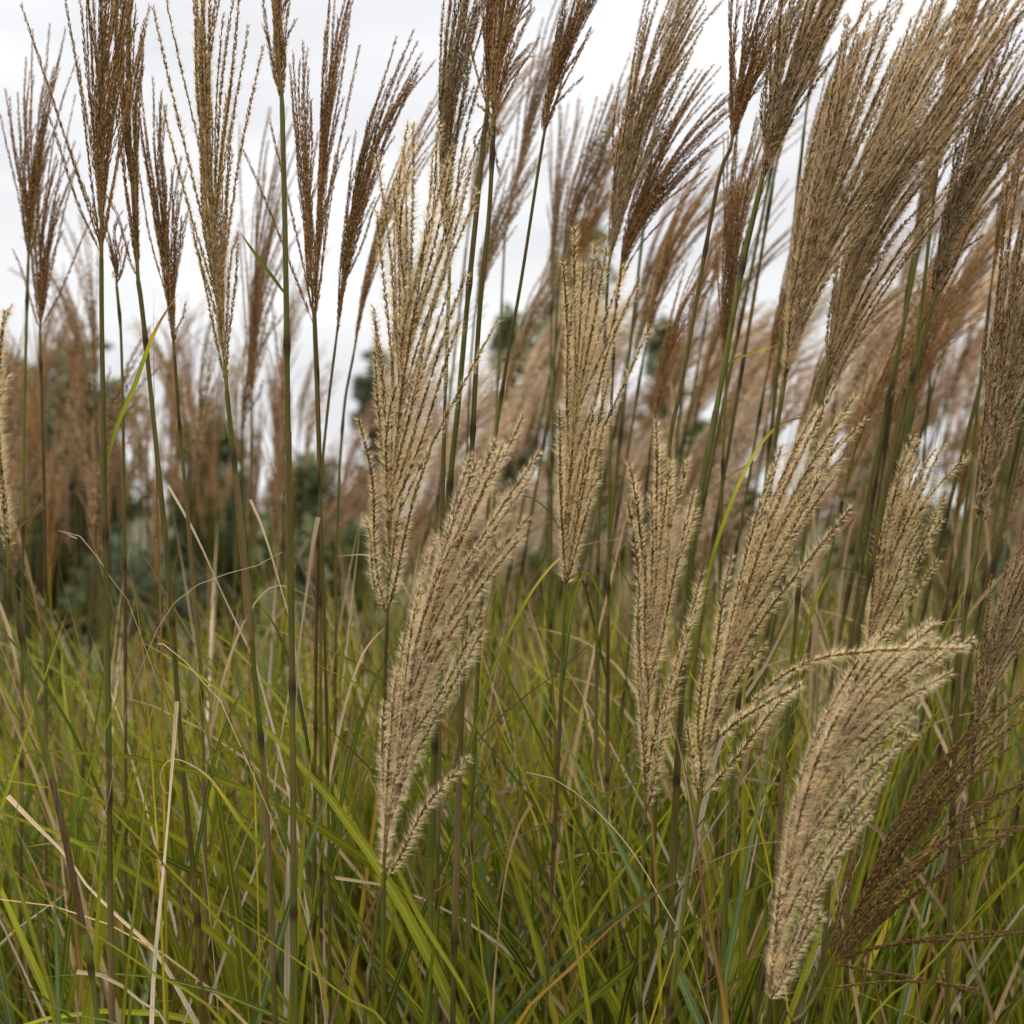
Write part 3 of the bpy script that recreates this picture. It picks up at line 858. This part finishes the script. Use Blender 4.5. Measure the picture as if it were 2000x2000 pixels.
culm('soft brown plume behind the twin green stems, leaning right against the sky', 1.75,
     [(985, 480), (975, 700), (965, 1000), (960, 2000)], [(985, 470), (1008, 350), (1040, 200), (1080, 60), (1115, -40)],
     'tan', 20, 34, 36, [(1098, 0), (1060, 40), (1030, 130), (1120, 20)], .21, .002, .6, tint=.8)
culm('soft brown plume straight above the slim centre plume, its head in the sky', 1.9,
     [(1078, 580), (1074, 800), (1070, 1100), (1068, 2000)], [(1078, 570), (1088, 420), (1100, 300), (1108, 190)],
     'tan', 16, 34, 40, [(1095, 150), (1130, 200), (1075, 240)], .2, .002, .6, tint=.95)
culm('soft brown plume leaning out to the right above the slim centre plume', 1.65,
     [(1090, 560), (1080, 800), (1076, 1200), (1074, 2000)], [(1090, 550), (1115, 420), (1158, 290), (1205, 170)],
     'tan', 18, 30, 34, [(1232, 110), (1240, 128), (1165, 190), (1205, 240), (1190, 330)], .2, .002, .6, tint=.75)
culm('soft brown plume low between the twin green stems and the slim centre plume', 1.7,
     [(925, 640), (915, 800), (905, 1200), (900, 2000)], [(925, 630), (948, 500), (985, 380), (1025, 280)],
     'tan', 20, 34, 36, [(1045, 250), (1000, 270), (1050, 330)], .19, .002, .6, tint=.85)

# ------------------------------------------------------------------ single grass blades read off the photograph, root end first
def root_points(p0, p1):
    """from the visible root end of a blade on along its own line, bending down to the soil"""
    v = unit(np.asarray(p0) - np.asarray(p1))
    q = np.array(p0, float); out = []
    z0 = q[2]; k = 0
    while q[2] > 0.04 and k < 80:
        v = unit(v * np.array([0.90, 0.90, 1.0]) + np.array([0, 0.012, -0.16]))
        q = q + v * 0.04
        k += 1
        if k % 4 == 0:
            out.append(q.copy())
    q[2] = 0.0
    out.append(q)
    return out[::-1]

def blade(label, d, pts, wpx, kind, d2=None, blunt=False, group='single grass blades in the tangle', twist=None, fold=.16):
    m = len(pts)
    d2 = d if d2 is None else d2
    w = [at(x, y, d + (d2 - d) * i / max(1, m - 1)) for i, (x, y) in enumerate(pts)]
    w = root_points(w[0], w[1]) + w
    n = 60
    p = smooth_line(w, n)
    g = Geo()
    wd = blade_width(n, wpx * d / FPX, blunt)
    if kind == 'curl':
        wd = np.maximum(curl_width(n, wpx * d / FPX * 1.3), .0006)
    ribbon(g, p, wd, leaf_colours(n, kind), (rng.uniform(-.3, .3), -1, rng.uniform(0.1, 0.6)), fold, rng.uniform(-0.5, 0.5) if twist is None else twist)
    base = np.array([p[0][0], p[0][1], 0.0])
    o = link_obj('grass_leaf', g.mesh('grass_leaf', M_LEAF, base, True), None, base)
    tag(o, label, 'grass blade', group)

B = [
 ('pale pinkish dead blade standing upright left of the third long stem', 1.02, [(297, 1985), (305, 1850), (325, 1640), (340, 1450), (346, 1370)], 15, 'straw', 1),
 ('whitish dead blade slanting behind the leftmost long stem, blunt upper end', 1.1, [(330, 1900), (240, 1800), (170, 1730), (130, 1672), (60, 1602), (15, 1555)], 16, 'straw', 1),
 ('dark brown curled blade with yellow centre and ragged tip, lower left', 1.0, [(352, 1765), (320, 1690), (260, 1572), (220, 1500), (185, 1445), (157, 1417)], 10, 'brown', 1),
 ('long yellow green blade arching to the left edge above the whitish dead blade', 1.05, [(560, 1960), (430, 1800), (350, 1715), (210, 1575), (120, 1480), (0, 1408)], 10, 'green', 0),
 ('tall green blade rising nearly upright between second and third long stems', 0.97, [(240, 2000), (265, 1750), (290, 1500), (308, 1380), (322, 1300)], 13, 'green', 0),
 ('long green blade crossing low from the third long stem toward lower right', 0.96, [(760, 2010), (680, 1950), (600, 1890), (500, 1820), (430, 1775), (378, 1745)], 12, 'green', 0),
 ('broad green blade sloping along the bottom left corner', 0.95, [(440, 2000), (300, 1900), (150, 1800), (60, 1730), (0, 1678)], 13, 'green', 0),
 ('pale green blade lowest at the bottom left corner', 0.93, [(300, 2040), (160, 1985), (80, 1960), (0, 1945)], 11, 'grey', 0),
 ('long bright green blade rising rightward across the bottom centre to a thin brown tip', 0.97, [(1008, 2005), (1100, 1905), (1200, 1805), (1290, 1740), (1400, 1677), (1480, 1648), (1540, 1643), (1600, 1652)], 11, 'tipped', 0),
 ('straight green blade with pale midrib left of the slim centre stem', 1.0, [(962, 2000), (945, 1900), (926, 1720), (914, 1620), (905, 1545)], 12, 'green', 0),
 ('straight green blade with pale midrib right of the slim centre stem', 1.02, [(1150, 2000), (1130, 1820), (1112, 1680), (1096, 1520)], 11, 'green', 0),
 ('tan dead blade curving upright, bent at the top, in the bottom centre', 1.06, [(962, 1985), (968, 1880), (985, 1720), (1010, 1620), (1037, 1570)], 12, 'tan', 1),
 ('long reddish straw blade slanting up right across the grass at the centre', 1.05, [(830, 1560), (872, 1512), (920, 1460), (1000, 1380), (1090, 1312), (1180, 1235), (1250, 1186)], 10, 'rust', 0),
 ('green blade ending in a curled thread, right of the slim centre plume stem', 1.01, [(1352, 1880), (1300, 1775), (1240, 1670), (1180, 1598), (1110, 1537), (1055, 1511), (1020, 1509), (1011, 1519), (1024, 1524), (1036, 1514)], 8, 'curl', 0),
 ('orange yellow blade with dry brown tip at the bottom centre', 0.95, [(1090, 2005), (1072, 1940), (1062, 1905), (1050, 1860), (1042, 1810)], 9, 'yellow', 0),
 ('broad yellow green blade with orange tip below the low hanging blond plume', 0.96, [(1420, 2005), (1395, 1860), (1372, 1730), (1352, 1600), (1335, 1500), (1312, 1395)], 20, 'tipped', 0),
 ('long straight green blade rising to the right edge at the lower right corner', 0.95, [(1690, 2005), (1800, 1900), (1900, 1790), (2005, 1678)], 12, 'green', 0),
 ('thin green blade arching right to a hair fine tip under the creamy plume', 0.97, [(1308, 1990), (1350, 1950), (1420, 1888), (1500, 1862), (1560, 1845), (1592, 1822)], 7, 'tipped', 0),
 ('wide pale pink dead blade slanting behind the leaning plume with the level branch', 1.2, [(1395, 1490), (1430, 1400), (1500, 1290), (1560, 1160), (1620, 1035)], 18, 'straw', 1),
 ('long thin straw blade slanting up right below the level branch', 1.1, [(1330, 1730), (1420, 1570), (1520, 1430), (1600, 1330), (1650, 1285)], 11, 'straw', 0),
 ('yellow orange tipped blade slanting up right of the dark stem at lower right', 1.02, [(1375, 1700), (1430, 1610), (1480, 1560), (1522, 1506)], 8, 'yellow', 0),
 ('wide cream dead blade standing behind the thick bare stem', 1.12, [(578, 1360), (586, 1250), (600, 1150), (612, 1060), (622, 1010)], 17, 'straw', 1),
 ('dry straw blade slanting across the thick bare stem, upper end cut blunt', 1.2, [(575, 1260), (560, 1190), (525, 1068), (505, 1010), (489, 976)], 9, 'straw', 1),
 ('dry straw blade slanting right between the third stem and pale gold plume stem', 1.25, [(500, 1300), (480, 1255), (430, 1150), (380, 1040), (328, 948)], 9, 'straw', 1),
 ('bright green blade with orange tip between the two leftmost dark stems', 1.05, [(285, 1330), (276, 1250), (262, 1150), (242, 1070), (220, 1000)], 8, 'yellow', 0),
 ('thin straw blade looping into a small curl in front of dim shrubs, far left', 1.15, [(260, 1200), (230, 1150), (205, 1110), (170, 1060), (135, 1032), (117, 1030), (113, 1045), (130, 1058), (150, 1052)], 6, 'curl', 0),
 ('thin blade with a tiny loop at its tip right of the second long stem', 1.02, [(440, 1390), (410, 1350), (370, 1300), (330, 1265), (305, 1252), (290, 1254), (294, 1262), (308, 1258)], 6, 'curl', 0),
 ('fine thread like blade arching over the third and fourth long stems', 1.0, [(245, 1400), (290, 1270), (330, 1190), (390, 1140), (480, 1110), (530, 1098), (552, 1078)], 5, 'curl', 0),
 ('brown bent blade arching above the blond plume at right of centre', 1.08, [(1245, 1320), (1230, 1230), (1213, 1150), (1208, 1090), (1218, 1050), (1240, 1036)], 9, 'tipped', 0),
 ('yellow green blade slanting down right from the slim centre plume', 1.12, [(1300, 1230), (1240, 1170), (1190, 1100), (1130, 1040)], 8, 'yellow', 0),
 ('dark brown blade crossing down right behind the slim centre plume', 1.15, [(1250, 1190), (1210, 1110), (1165, 1030), (1140, 980)], 9, 'rust', 0),
 ('thin orange blade tip rising in front of the thin pale plume base, left', 1.1, [(303, 850), (300, 780), (301, 720), (300, 640), (301, 560)], 7, 'tipped', 0),
 ('thin tan blade bending over beside the pale gold plume base', 1.06, [(452, 900), (440, 820), (420, 730), (395, 670), (360, 640), (290, 630)], 5, 'tipped', 0),
 ('broad straw blade lying across the grass left of the lowest fluffy plume', 1.1, [(930, 1680), (880, 1720), (820, 1760), (700, 1730)], 10, 'tan', 1),
 ('tall yellow green blade slanting left behind the slim centre plume stem', 1.08, [(1080, 1660), (1030, 1530), (985, 1440), (940, 1340), (915, 1270)], 13, 'green', 0),
 ('long pale pink brown blade crossing from the second stem down to the right', 1.15, [(520, 1620), (430, 1480), (380, 1400), (330, 1340), (295, 1290)], 11, 'tipped', 0),
 ('greyish pale dead blade lying bent at the bottom left corner', 0.98, [(330, 2010), (288, 1968), (242, 1928), (196, 1904), (150, 1898)], 14, 'straw', 1),
 ('long green blade rising right behind the fluffy blond arching plume', 1.15, [(640, 1700), (690, 1600), (720, 1500), (770, 1400), (830, 1300)], 10, 'dark', 0),
]
for lab, d, pts, wpx, kind, bl in B:
    blade(lab, d, pts, wpx, kind, blunt=bool(bl))

# ------------------------------------------------------------------ the tangle of leaves: blades from clumps on the soil
CLUMPS = [(-.05, 1.25), (.45, 1.25), (-.45, 1.35), (.2, 1.55), (.75, 1.6), (-.75, 1.8), (-.15, 1.8), (.45, 2.0), (1.05, 2.1),
          (-.55, 2.4), (.05, 2.4), (.8, 2.6), (1.4, 2.8), (-1.1, 2.8), (-.12, 3.0), (.4, 3.1), (1.1, 3.4), (1.9, 3.5)]
KINDS = ['green', 'bright', 'dark', 'grey', 'yellow', 'tipped', 'tan', 'rust', 'straw', 'brown']
def field_blade(front, n=13):
    ymin = 1.0 if front else 1.16
    while True:
        ci = rng.integers(0, 7 if front else len(CLUMPS))
        cx, cy = CLUMPS[ci]
        a = rng.uniform(0, 6.283); q = rng.uniform(0, 1) ** .5 * .30
        x, y = cx + math.cos(a) * q, cy + math.sin(a) * q
        az = math.atan2(y - cy, x - cx) + rng.normal(0, .7)
        th0 = R(abs(rng.normal(5, 6)) + 2); bend = R(abs(rng.normal(14, 14)) + 3) * (2.2 if rng.random() < .12 else 1)
        L = rng.normal(1.06, .13) * (1.1 if front else 1.0)
        bow = 2.0
        if front and ci in (0, 3) and rng.random() < .3:       # long leaves sweeping over to the left
            az = math.pi + rng.normal(0, .3); th0 = R(rng.uniform(4, 14)); bend = R(rng.uniform(55, 95)); bow = rng.uniform(2.6, 3.8); L = rng.uniform(1.1, 1.38)
        u = np.linspace(0, 1, n)
        th = th0 + bend * u ** bow
        dl = L / (n - 1)
        wob = rng.normal(0, .05)
        p = np.zeros((n, 3)); p[0] = (x, y, 0)
        for i in range(1, n):
            t = th[i]; b = az + wob * i
            p[i] = p[i - 1] + dl * np.array([math.sin(t) * math.cos(b), math.sin(t) * math.sin(b), math.cos(t)])
        if p[:, 1].min() < ymin or p[-1, 1] > 5:
            continue
        top = p[-1]
        lim = 1.19 + 0.10 * rng.normal() - (0.2 if cx < -.25 and cy > 1.5 else 0) + (.12 if rng.random() < .12 else 0)
        if p[:, 2].max() > (min(lim, 1.16) if front else lim):
            continue
        if abs(p[n // 2, 0]) > 0.50 * p[n // 2, 1]:
            continue
        if front and not (abs(p[-3, 0]) < 0.37 * p[-3, 1] and p[-3, 1] < 1.75):
            continue
        r = rng.random()
        w = rng.uniform(.0075, .0125) if front else rng.uniform(.0050, .0092)
        fr = min(1.0, max(0.0, (y - 1.2) / 2.0))
        pr = np.array([32, 22, 24, 7, 1.5, 4, 5 + 10 * fr, 3 + 4 * fr, 5 + 10 * fr, 1.5]); pr = pr / pr.sum()
        kind = KINDS[rng.choice(len(KINDS), p=pr)]
        if p[:, 2].max() > 1.2:
            kind = ['tan', 'straw', 'green', 'tipped', 'tan'][rng.integers(0, 5)]
        face = (rng.normal(0, .35), -1, rng.uniform(.1, .8))
        if kind in ('tan', 'straw', 'rust', 'brown', 'yellow'):
            w *= .52 if front else .68
        return p, w, kind, face, ci

def to_px(p):
    return 1000 + p[0] / p[1] * FPX, 1000 - (p[2] - CAM_H) / p[1] * FPX
def beside(marks, px, py):
    m = min(marks, key=lambda q: (q[0] - px) ** 2 + ((q[1] - py) * .7) ** 2)
    dx, dy = px - m[0], (py - m[1]) * .7
    rel = ('right of' if dx > 0 else 'left of') if abs(dx) > abs(dy) else ('below' if dy > 0 else 'above')
    return rel + ' ' + m[2]
TUSSOCKS = ['leafy green tussock at bottom centre with leaves sweeping left over the long stems', 'green tussock at lower right below the leaning plume and the creamy plume',
            'green tussock at lower left round the leftmost slanting stem', 'green tussock behind the slim centre plume stem with leaves sweeping left', 'green tussock at the right behind the creamy arching plume',
            'smaller green tussock near the left edge before the grey green shrubs', 'green tussock behind the thick bare stem, left of the arching fluffy plume']
roots = []
for k in range(7):
    r = empty('grass_tussock', (CLUMPS[k][0], CLUMPS[k][1], 0))
    roots.append(tag(r, TUSSOCKS[k], 'grass tussock', 'green tussocks at the foot of the plumes'))
for i in range(290):
    p, w, kind, face, ci = field_blade(True, 22)
    p = smooth_line(p, 26)
    g = Geo()
    dry = kind in ('tan', 'rust', 'straw', 'brown')
    ribbon(g, p, blade_width(len(p), w, dry and rng.random() < .4), leaf_colours(len(p), kind), face, .18, rng.uniform(-.9, .9))
    link_obj('leaf', g.mesh('leaf', M_LEAF, roots[ci].location, True), roots[ci])
g = Geo()
for i in range(10000):
    p, w, kind, face, ci = field_blade(False)
    ribbon(g, p, blade_width(len(p), w), leaf_colours(len(p), kind), face, .18, rng.uniform(-.9, .9))
tag(link_obj('grass', g.mesh('grass', M_LEAF, (0, 0, 0), True)), 'dense mass of green and tan grass leaves filling the ground behind', 'grass', kind='stuff')

# ------------------------------------------------------------------ culms farther back, copied from a few patterns
TOPS = {}
def pattern(style, d_ref, n, spread, length, lean, height, parts, tint=1.0, leaf=True, lod=.55, scale=1.15, curve=1.0):
    """a culm standing at the origin; returns root and its parts for copying"""
    root = empty('grass_plant', (0, 0, 0))
    z0 = height * .80
    TOPS[root.name] = z0 + length * 1.75 * math.cos(math.atan2(lean * 1.6, 1) + curve * .25)
    x = lambda z: lean * (z / height) ** 2 * height
    stem = [(0, 0, 0), (x(z0 * .33), 0, z0 * .33), (x(z0 * .66), 0, z0 * .66), (x(z0), 0, z0)]
    g = Geo(); stem_mesh(g, np.array(stem), .0021, rng.uniform(.1, .9), 2)
    link_obj('stem', g.mesh('stem', M_STEM, (0, 0, 0), True), root)
    pl = length * 1.75
    ang = math.atan2(lean * 2 * .8, 1)
    axp = []
    q = np.array([x(z0), 0, z0])
    for i in range(8):
        axp.append(q.copy())
        a = ang + curve * .55 * (i / 7) ** 1.3
        q = q + np.array([math.sin(a), 0, math.cos(a)]) * pl / 7
    ax = smooth_line(axp, 40)
    paths = make_racemes(ax, n, spread, spread, (), length, d=d_ref, lo=.32)
    g = Geo(); tube(g, ax[:22], np.linspace(.0013, .0005, 22), OLIVE, 5)
    if parts:
        po = link_obj('plume', g.mesh('plume', M_STEM, (0, 0, 0), True), root)
        for path in paths:
            h = Geo(); raceme(h, path, style, 1.0, .8, tint)
            link_obj('raceme', h.mesh('raceme', M_HAIR), po)
    else:
        for path in paths:
            raceme(g, path, style, scale, lod, tint)
        link_obj('plume', g.mesh('plume', M_HAIR), root)
    if leaf:
        for k in range(1):
            z = z0 * rng.uniform(.4, .68); a = rng.uniform(0, 6.28)
            b = np.array([x(z), 0, z]); dv = np.array([math.cos(a), math.sin(a) * .5, 0])
            p = smooth_line([b, b + dv * .05 + (0, 0, .13), b + dv * .14 + (0, 0, .24), b + dv * .26 + (0, 0, .27)], 18)
            g = Geo(); ribbon(g, p, blade_width(18, .0036), leaf_colours(18, ['tan', 'rust', 'tan', 'straw'][rng.integers(0, 4)]), (0, -1, .5), .16, .5)
            link_obj('leaf', g.mesh('leaf', M_LEAF, (0, 0, 0), True), root)
    return root

def copy_culm(src, loc, rz, sc, label, group, fresh):
    if fresh:
        r = src
        src['placed'] = 1
    else:
        r = src.copy(); COL.objects.link(r)
        for ch in src.children:
            c = ch.copy(); COL.objects.link(c); c.parent = r
            for gc in ch.children:
                d = gc.copy(); COL.objects.link(d); d.parent = c
    r.location = loc; r.rotation_euler = (0, 0, rz); r.scale = (sc, sc, sc)
    tag(r, label, 'ornamental grass', group)
    return r

class Kit:
    def __init__(self, pats):
        self.p = pats; self.used = set()
    def put(self, i, loc, rz, sc, label, group):
        i = i % len(self.p)
        copy_culm(self.p[i], loc, rz, sc, label, group, i not in self.used)
        self.used.add(i)
    def drop(self):
        for i, r in enumerate(self.p):
            if i not in self.used:
                for c in list(r.children_recursive) + [r]:
                    bpy.data.objects.remove(c)

near = Kit([pattern('rust', 1.6, 22, .030, .17, .13, 1.75, True, 1.2), pattern('mid', 1.6, 24, .036, .18, .18, 1.7, True, 1.25),
            pattern('rust', 1.6, 20, .028, .16, .08, 1.8, True, 1.25), pattern('brown', 1.6, 22, .034, .18, .16, 1.72, True, 1.15)])
far = Kit([pattern('cream', 3, 26, .046, .16, .20, 1.62, False, curve=1.6), pattern('tan', 3, 26, .050, .17, .22, 1.7, False, curve=1.3),
           pattern('cream', 3, 26, .048, .15, .24, 1.5, False, curve=1.9), pattern('pink', 3, 24, .040, .19, .15, 1.75, False, .85, curve=.8),
           pattern('pink', 3, 28, .052, .17, .12, 1.68, False, curve=1.1), pattern('tan', 3, 26, .046, .16, .28, 1.55, False, curve=1.7)])
LOOKS_FAR = ['cream plume with curved head', 'tan plume leaning right', 'bent cream plume', 'tall pinkish tan plume', 'broad pinkish plume', 'strongly leaning tan plume']
left = Kit([pattern('tan', 3, 13, .032, .18, .02, 1.6, False, .95, curve=.4), pattern('mid', 3, 15, .034, .16, .04, 1.5, False, curve=.9),
            pattern('rust', 3, 14, .056, .18, .0, 1.65, False, 1.3, curve=.3), pattern('tan', 3, 16, .030, .14, .05, 1.4, False, .85, curve=1.5)])
LOOKS_LEFT = ['dry tan upright plume', 'tan drooping plume', 'open brown plume', 'short tan plume with bent head']
LOOKS_NEAR = ['slender brown plume', 'bristly tan plume', 'thin upright brown plume', 'dark brown plume']

NAMES = ['the tallest dark plume at left', 'the second dark plume at left', 'the pale gold plume', 'the plume on the thick bare stem', 'the plume with low side branches', 'the slender steep plume',
         'the slanting brown plume', 'the paler slanting plume', 'the bristly plume by the twin stems', 'the left twin stem', 'the right twin stem', 'the largest blond plume', 'the arching fluffy plume',
         'the slim centre plume', 'the low hanging blond plume', 'the plume with the level branch', 'the creamy arching plume', 'the pale plume behind the creamy one', 'the reddish closed plume',
         'the very large tan plume', 'the wide tan plume with pale branch', 'the brown tassel plume', 'the thick green stem', 'the thin plume at mid right', 'the leaning plume at right edge',
         'the fuzzy plume at right edge', 'the low plume at right edge', 'the narrow plume right of the twin stems', 'the brown and cream leaning plume', 'the plume with curved branches',
         'the brown plume by the dark tree', 'the plume at upper left edge', 'the lower plume at left edge', 'the plume by the bare stem', 'the olive stem at left edge', 'the small open plume', 'the soft plume behind the twin stems', 'the soft plume above the centre', 'the soft plume leaning out above the centre', 'the low soft plume by the twin stems']
assert len(NAMES) == len(MARKS), (len(NAMES), len(MARKS))
for m in range(len(MARKS)):
    MARKS[m] = (MARKS[m][0], MARKS[m][1], NAMES[m])

MARKS += [(150, 640, 'the rounded dark tree'), (60, 1085, 'the bright green shrub'), (300, 1060, 'the grey green shrub'), (110, 850, 'the dark shrub at left'), (430, 920, 'the shrub under the pale gold plume'),
          (480, 700, 'the top of the bare stem'), (20, 760, 'the far left tree'), (240, 800, 'the tall straight stem at left'), (1130, 420, 'the tall green tree'), (1300, 620, 'the small round tree'),
          (1000, 720, 'the gap between twin stems and centre plume'), (1180, 860, 'the gap right of centre plume'), (1380, 760, 'the stems right of centre'), (1460, 620, 'the bent dark stem'),
          (1560, 880, 'the foot of the large tan plume'), (1700, 760, 'the stems below the wide tan plume'), (1840, 780, 'the dark joint at right'), (1960, 820, 'the right edge'), (1640, 300, 'the bristly green stem plume'),
          (1990, 120, 'the upper right corner'), (1990, 620, 'the right edge at mid height'), (1990, 380, 'the right edge above mid height'), (820, 860, 'the middle of the largest blond plume'), (960, 560, 'the twin green stems')]
def place(kit, looks, i, px, top, d, group, hgt, rz=None):
    """stand a pattern so that its plume reaches the photo height top at distance d"""
    z = CAM_H - (top - 1000) / FPX * d
    s = z / TOPS[kit.p[i % len(kit.p)].name]
    loc = ((px - 1000) / FPX * d, d, 0)
    x = px + 0.17 * z / d * FPX
    lab = ('large ' if d < 2.5 else 'small ' if d > 3.9 else '') + looks[i % len(kit.p)] + ' ' + beside(MARKS, x, top + 120)
    kit.put(i, loc, rng.normal(0, .35) if rz is None else rz, s, lab, group)

# stems and plumes standing just behind the front ones, mostly at right
gN = 'brown plumes standing close behind the front row'
spots = [(1230, 240, 1.6), (1500, 130, 1.5), (1570, 330, 1.7), (1680, 60, 1.45), (1760, 150, 1.6), (1840, 60, 1.5),
         (1900, 300, 1.7), (1560, 500, 1.45), (1740, 420, 1.5), (1900, 520, 1.35), (1380, 330, 1.8), (1640, 540, 1.7), (1490, 420, 1.8), (1830, 640, 1.5),
         (940, 40, 1.8), (1010, 190, 1.9), (1060, 130, 1.8), (1700, 330, 1.9), (1800, 420, 2.0), (1950, 150, 1.8), (1330, 200, 2.0), (860, 420, 1.9),
         (1600, -40, 1.5), (1660, 200, 1.35), (1780, -60, 1.4), (1900, -20, 1.45), (1980, 60, 1.4), (2050, 200, 1.35), (1460, 260, 1.45), (1850, 260, 1.4),
         (1980, 400, 1.5), (2040, 560, 1.4), (1710, 560, 1.6), (1420, 520, 1.6), (1340, 440, 1.5), (1280, 380, 1.9), (1180, 330, 2.1), (1530, 640, 1.9), (1940, 700, 1.6), (2020, 20, 1.7),
         (1450, -260, 1.4), (1540, -180, 1.35), (1600, -300, 1.5), (1680, -220, 1.3), (1740, -320, 1.45), (1800, -240, 1.5), (1870, -300, 1.3), (1930, -200, 1.4), (1990, -320, 1.5), (2060, -240, 1.35), (1300, -260, 1.6), (1380, -300, 1.5),
         (760, 560, 2.0), (1100, 300, 1.8), (1150, 480, 2.2), (1870, 420, 2.1), (1620, 420, 2.2)]
for i, (px, top, d) in enumerate(spots):
    place(near, LOOKS_NEAR, i, px - 330 / d, top, d, gN, 1.98, rng.normal(0, .25))
# left: sparse, upright, bent and dry
gL = 'dry plumes in the left background'
for i in range(72):
    d = rng.uniform(1.75, 4.0)
    px = rng.uniform(-60, 560)
    top = rng.uniform(560, 900) if i > 5 else rng.uniform(380, 520)
    place(left, LOOKS_LEFT, i, px, top, d, gL, 1.78, rng.uniform(0, 6.28))
# centre and right: a deep mass of cream and tan plumes leaning right
gM = 'blurred plumes in the mass at centre and right'
for i in range(122):
    d = rng.uniform(2.0, 5.5)
    px = 1000 + 1050 * rng.uniform(-.36, 1.02)
    hi = np.interp(px, [600, 760, 900, 1200, 1350, 1500, 2000], [840, 700, 470, 480, 480, 330, 120])
    top = hi + (1010 - hi) * rng.uniform(0, 1) ** .8
    k = i
    if i % 2 == 0:             # the paler bank of plumes low in the middle
        px = rng.uniform(640, 1560); d = rng.uniform(2.0, 3.8); top = rng.uniform(np.interp(px, [640, 850, 1560], [760, 580, 560]), 1060)
        k = [0, 2, 5, 1, 0, 2][(i // 2) % 6]
    place(far, LOOKS_FAR, k, px - 420 / d, top, d, gM, 1.72, rng.normal(0, .4))
for k in (near, far, left):
    k.drop()

# the rest of the stand, farther than can be told apart plume by plume
def thin_culm(style, n, spread, length, lean, height, curve):
    z0 = height * .8
    x = lambda z: lean * (z / height) ** 2 * height
    g = Geo()
    tube(g, smooth_line([(0, 0, 0), (x(z0 * .33), 0, z0 * .33), (x(z0 * .66), 0, z0 * .66), (x(z0), 0, z0)], 9), .0022, OLIVE * rng.uniform(.7, 1.2), 4)
    q = np.array([x(z0), 0, z0]); ang = math.atan2(lean * 1.6, 1); axp = []
    for i in range(8):
        axp.append(q.copy()); a = ang + curve * .55 * (i / 7) ** 1.3
        q = q + np.array([math.sin(a), 0, math.cos(a)]) * length * .25
    for path in make_racemes(smooth_line(axp, 40), n, spread, spread, (), length, d=3, lo=.3):
        raceme(g, path[::3], style, 1.5, .28)
    return [np.vstack(g.v), np.vstack(g.f), np.vstack(g.c), z0 + length * 1.6 * math.cos(ang + curve * .25)]
SHEAF = [thin_culm('cream', 18, .05, .16, .2, 1.6, 1.6), thin_culm('tan', 18, .05, .17, .22, 1.65, 1.3), thin_culm('cream', 18, .05, .15, .25, 1.5, 1.9), thin_culm('pink', 18, .045, .17, .12, 1.7, .9), thin_culm('tan', 12, .034, .18, .03, 1.6, .6)]
g = Geo()
for i in range(170):
    lf = i % 4 == 0
    d = rng.uniform(3.0, 6.0)
    px = rng.uniform(-80, 560) if lf else rng.uniform(640, 2050)
    top = rng.uniform(620, 960) if lf else rng.uniform(np.interp(px, [640, 900, 2000], [800, 600, 430]), 980)
    v, f, c, h = SHEAF[[4, 3, 4, 1][(i // 4) % 4] if lf else i % 4]
    sc = (CAM_H - (top - 1000) / FPX * d) / h
    a = rng.uniform(0, 6.28) if lf else rng.normal(0, .4)
    w = v * sc
    w = np.stack([w[:, 0] * math.cos(a) - w[:, 1] * math.sin(a), w[:, 0] * math.sin(a) + w[:, 1] * math.cos(a), w[:, 2]], 1)
    g.add(w + np.array([(px - (0 if lf else 420 / d) - 1000) / FPX * d, d, 0]), f, c * rng.uniform(.85, 1.15))
tag(link_obj('distant_plumes', g.mesh('distant_plumes', M_HAIR)), 'soft mass of farther tan plumes and stems behind the others', 'ornamental grass', kind='stuff')
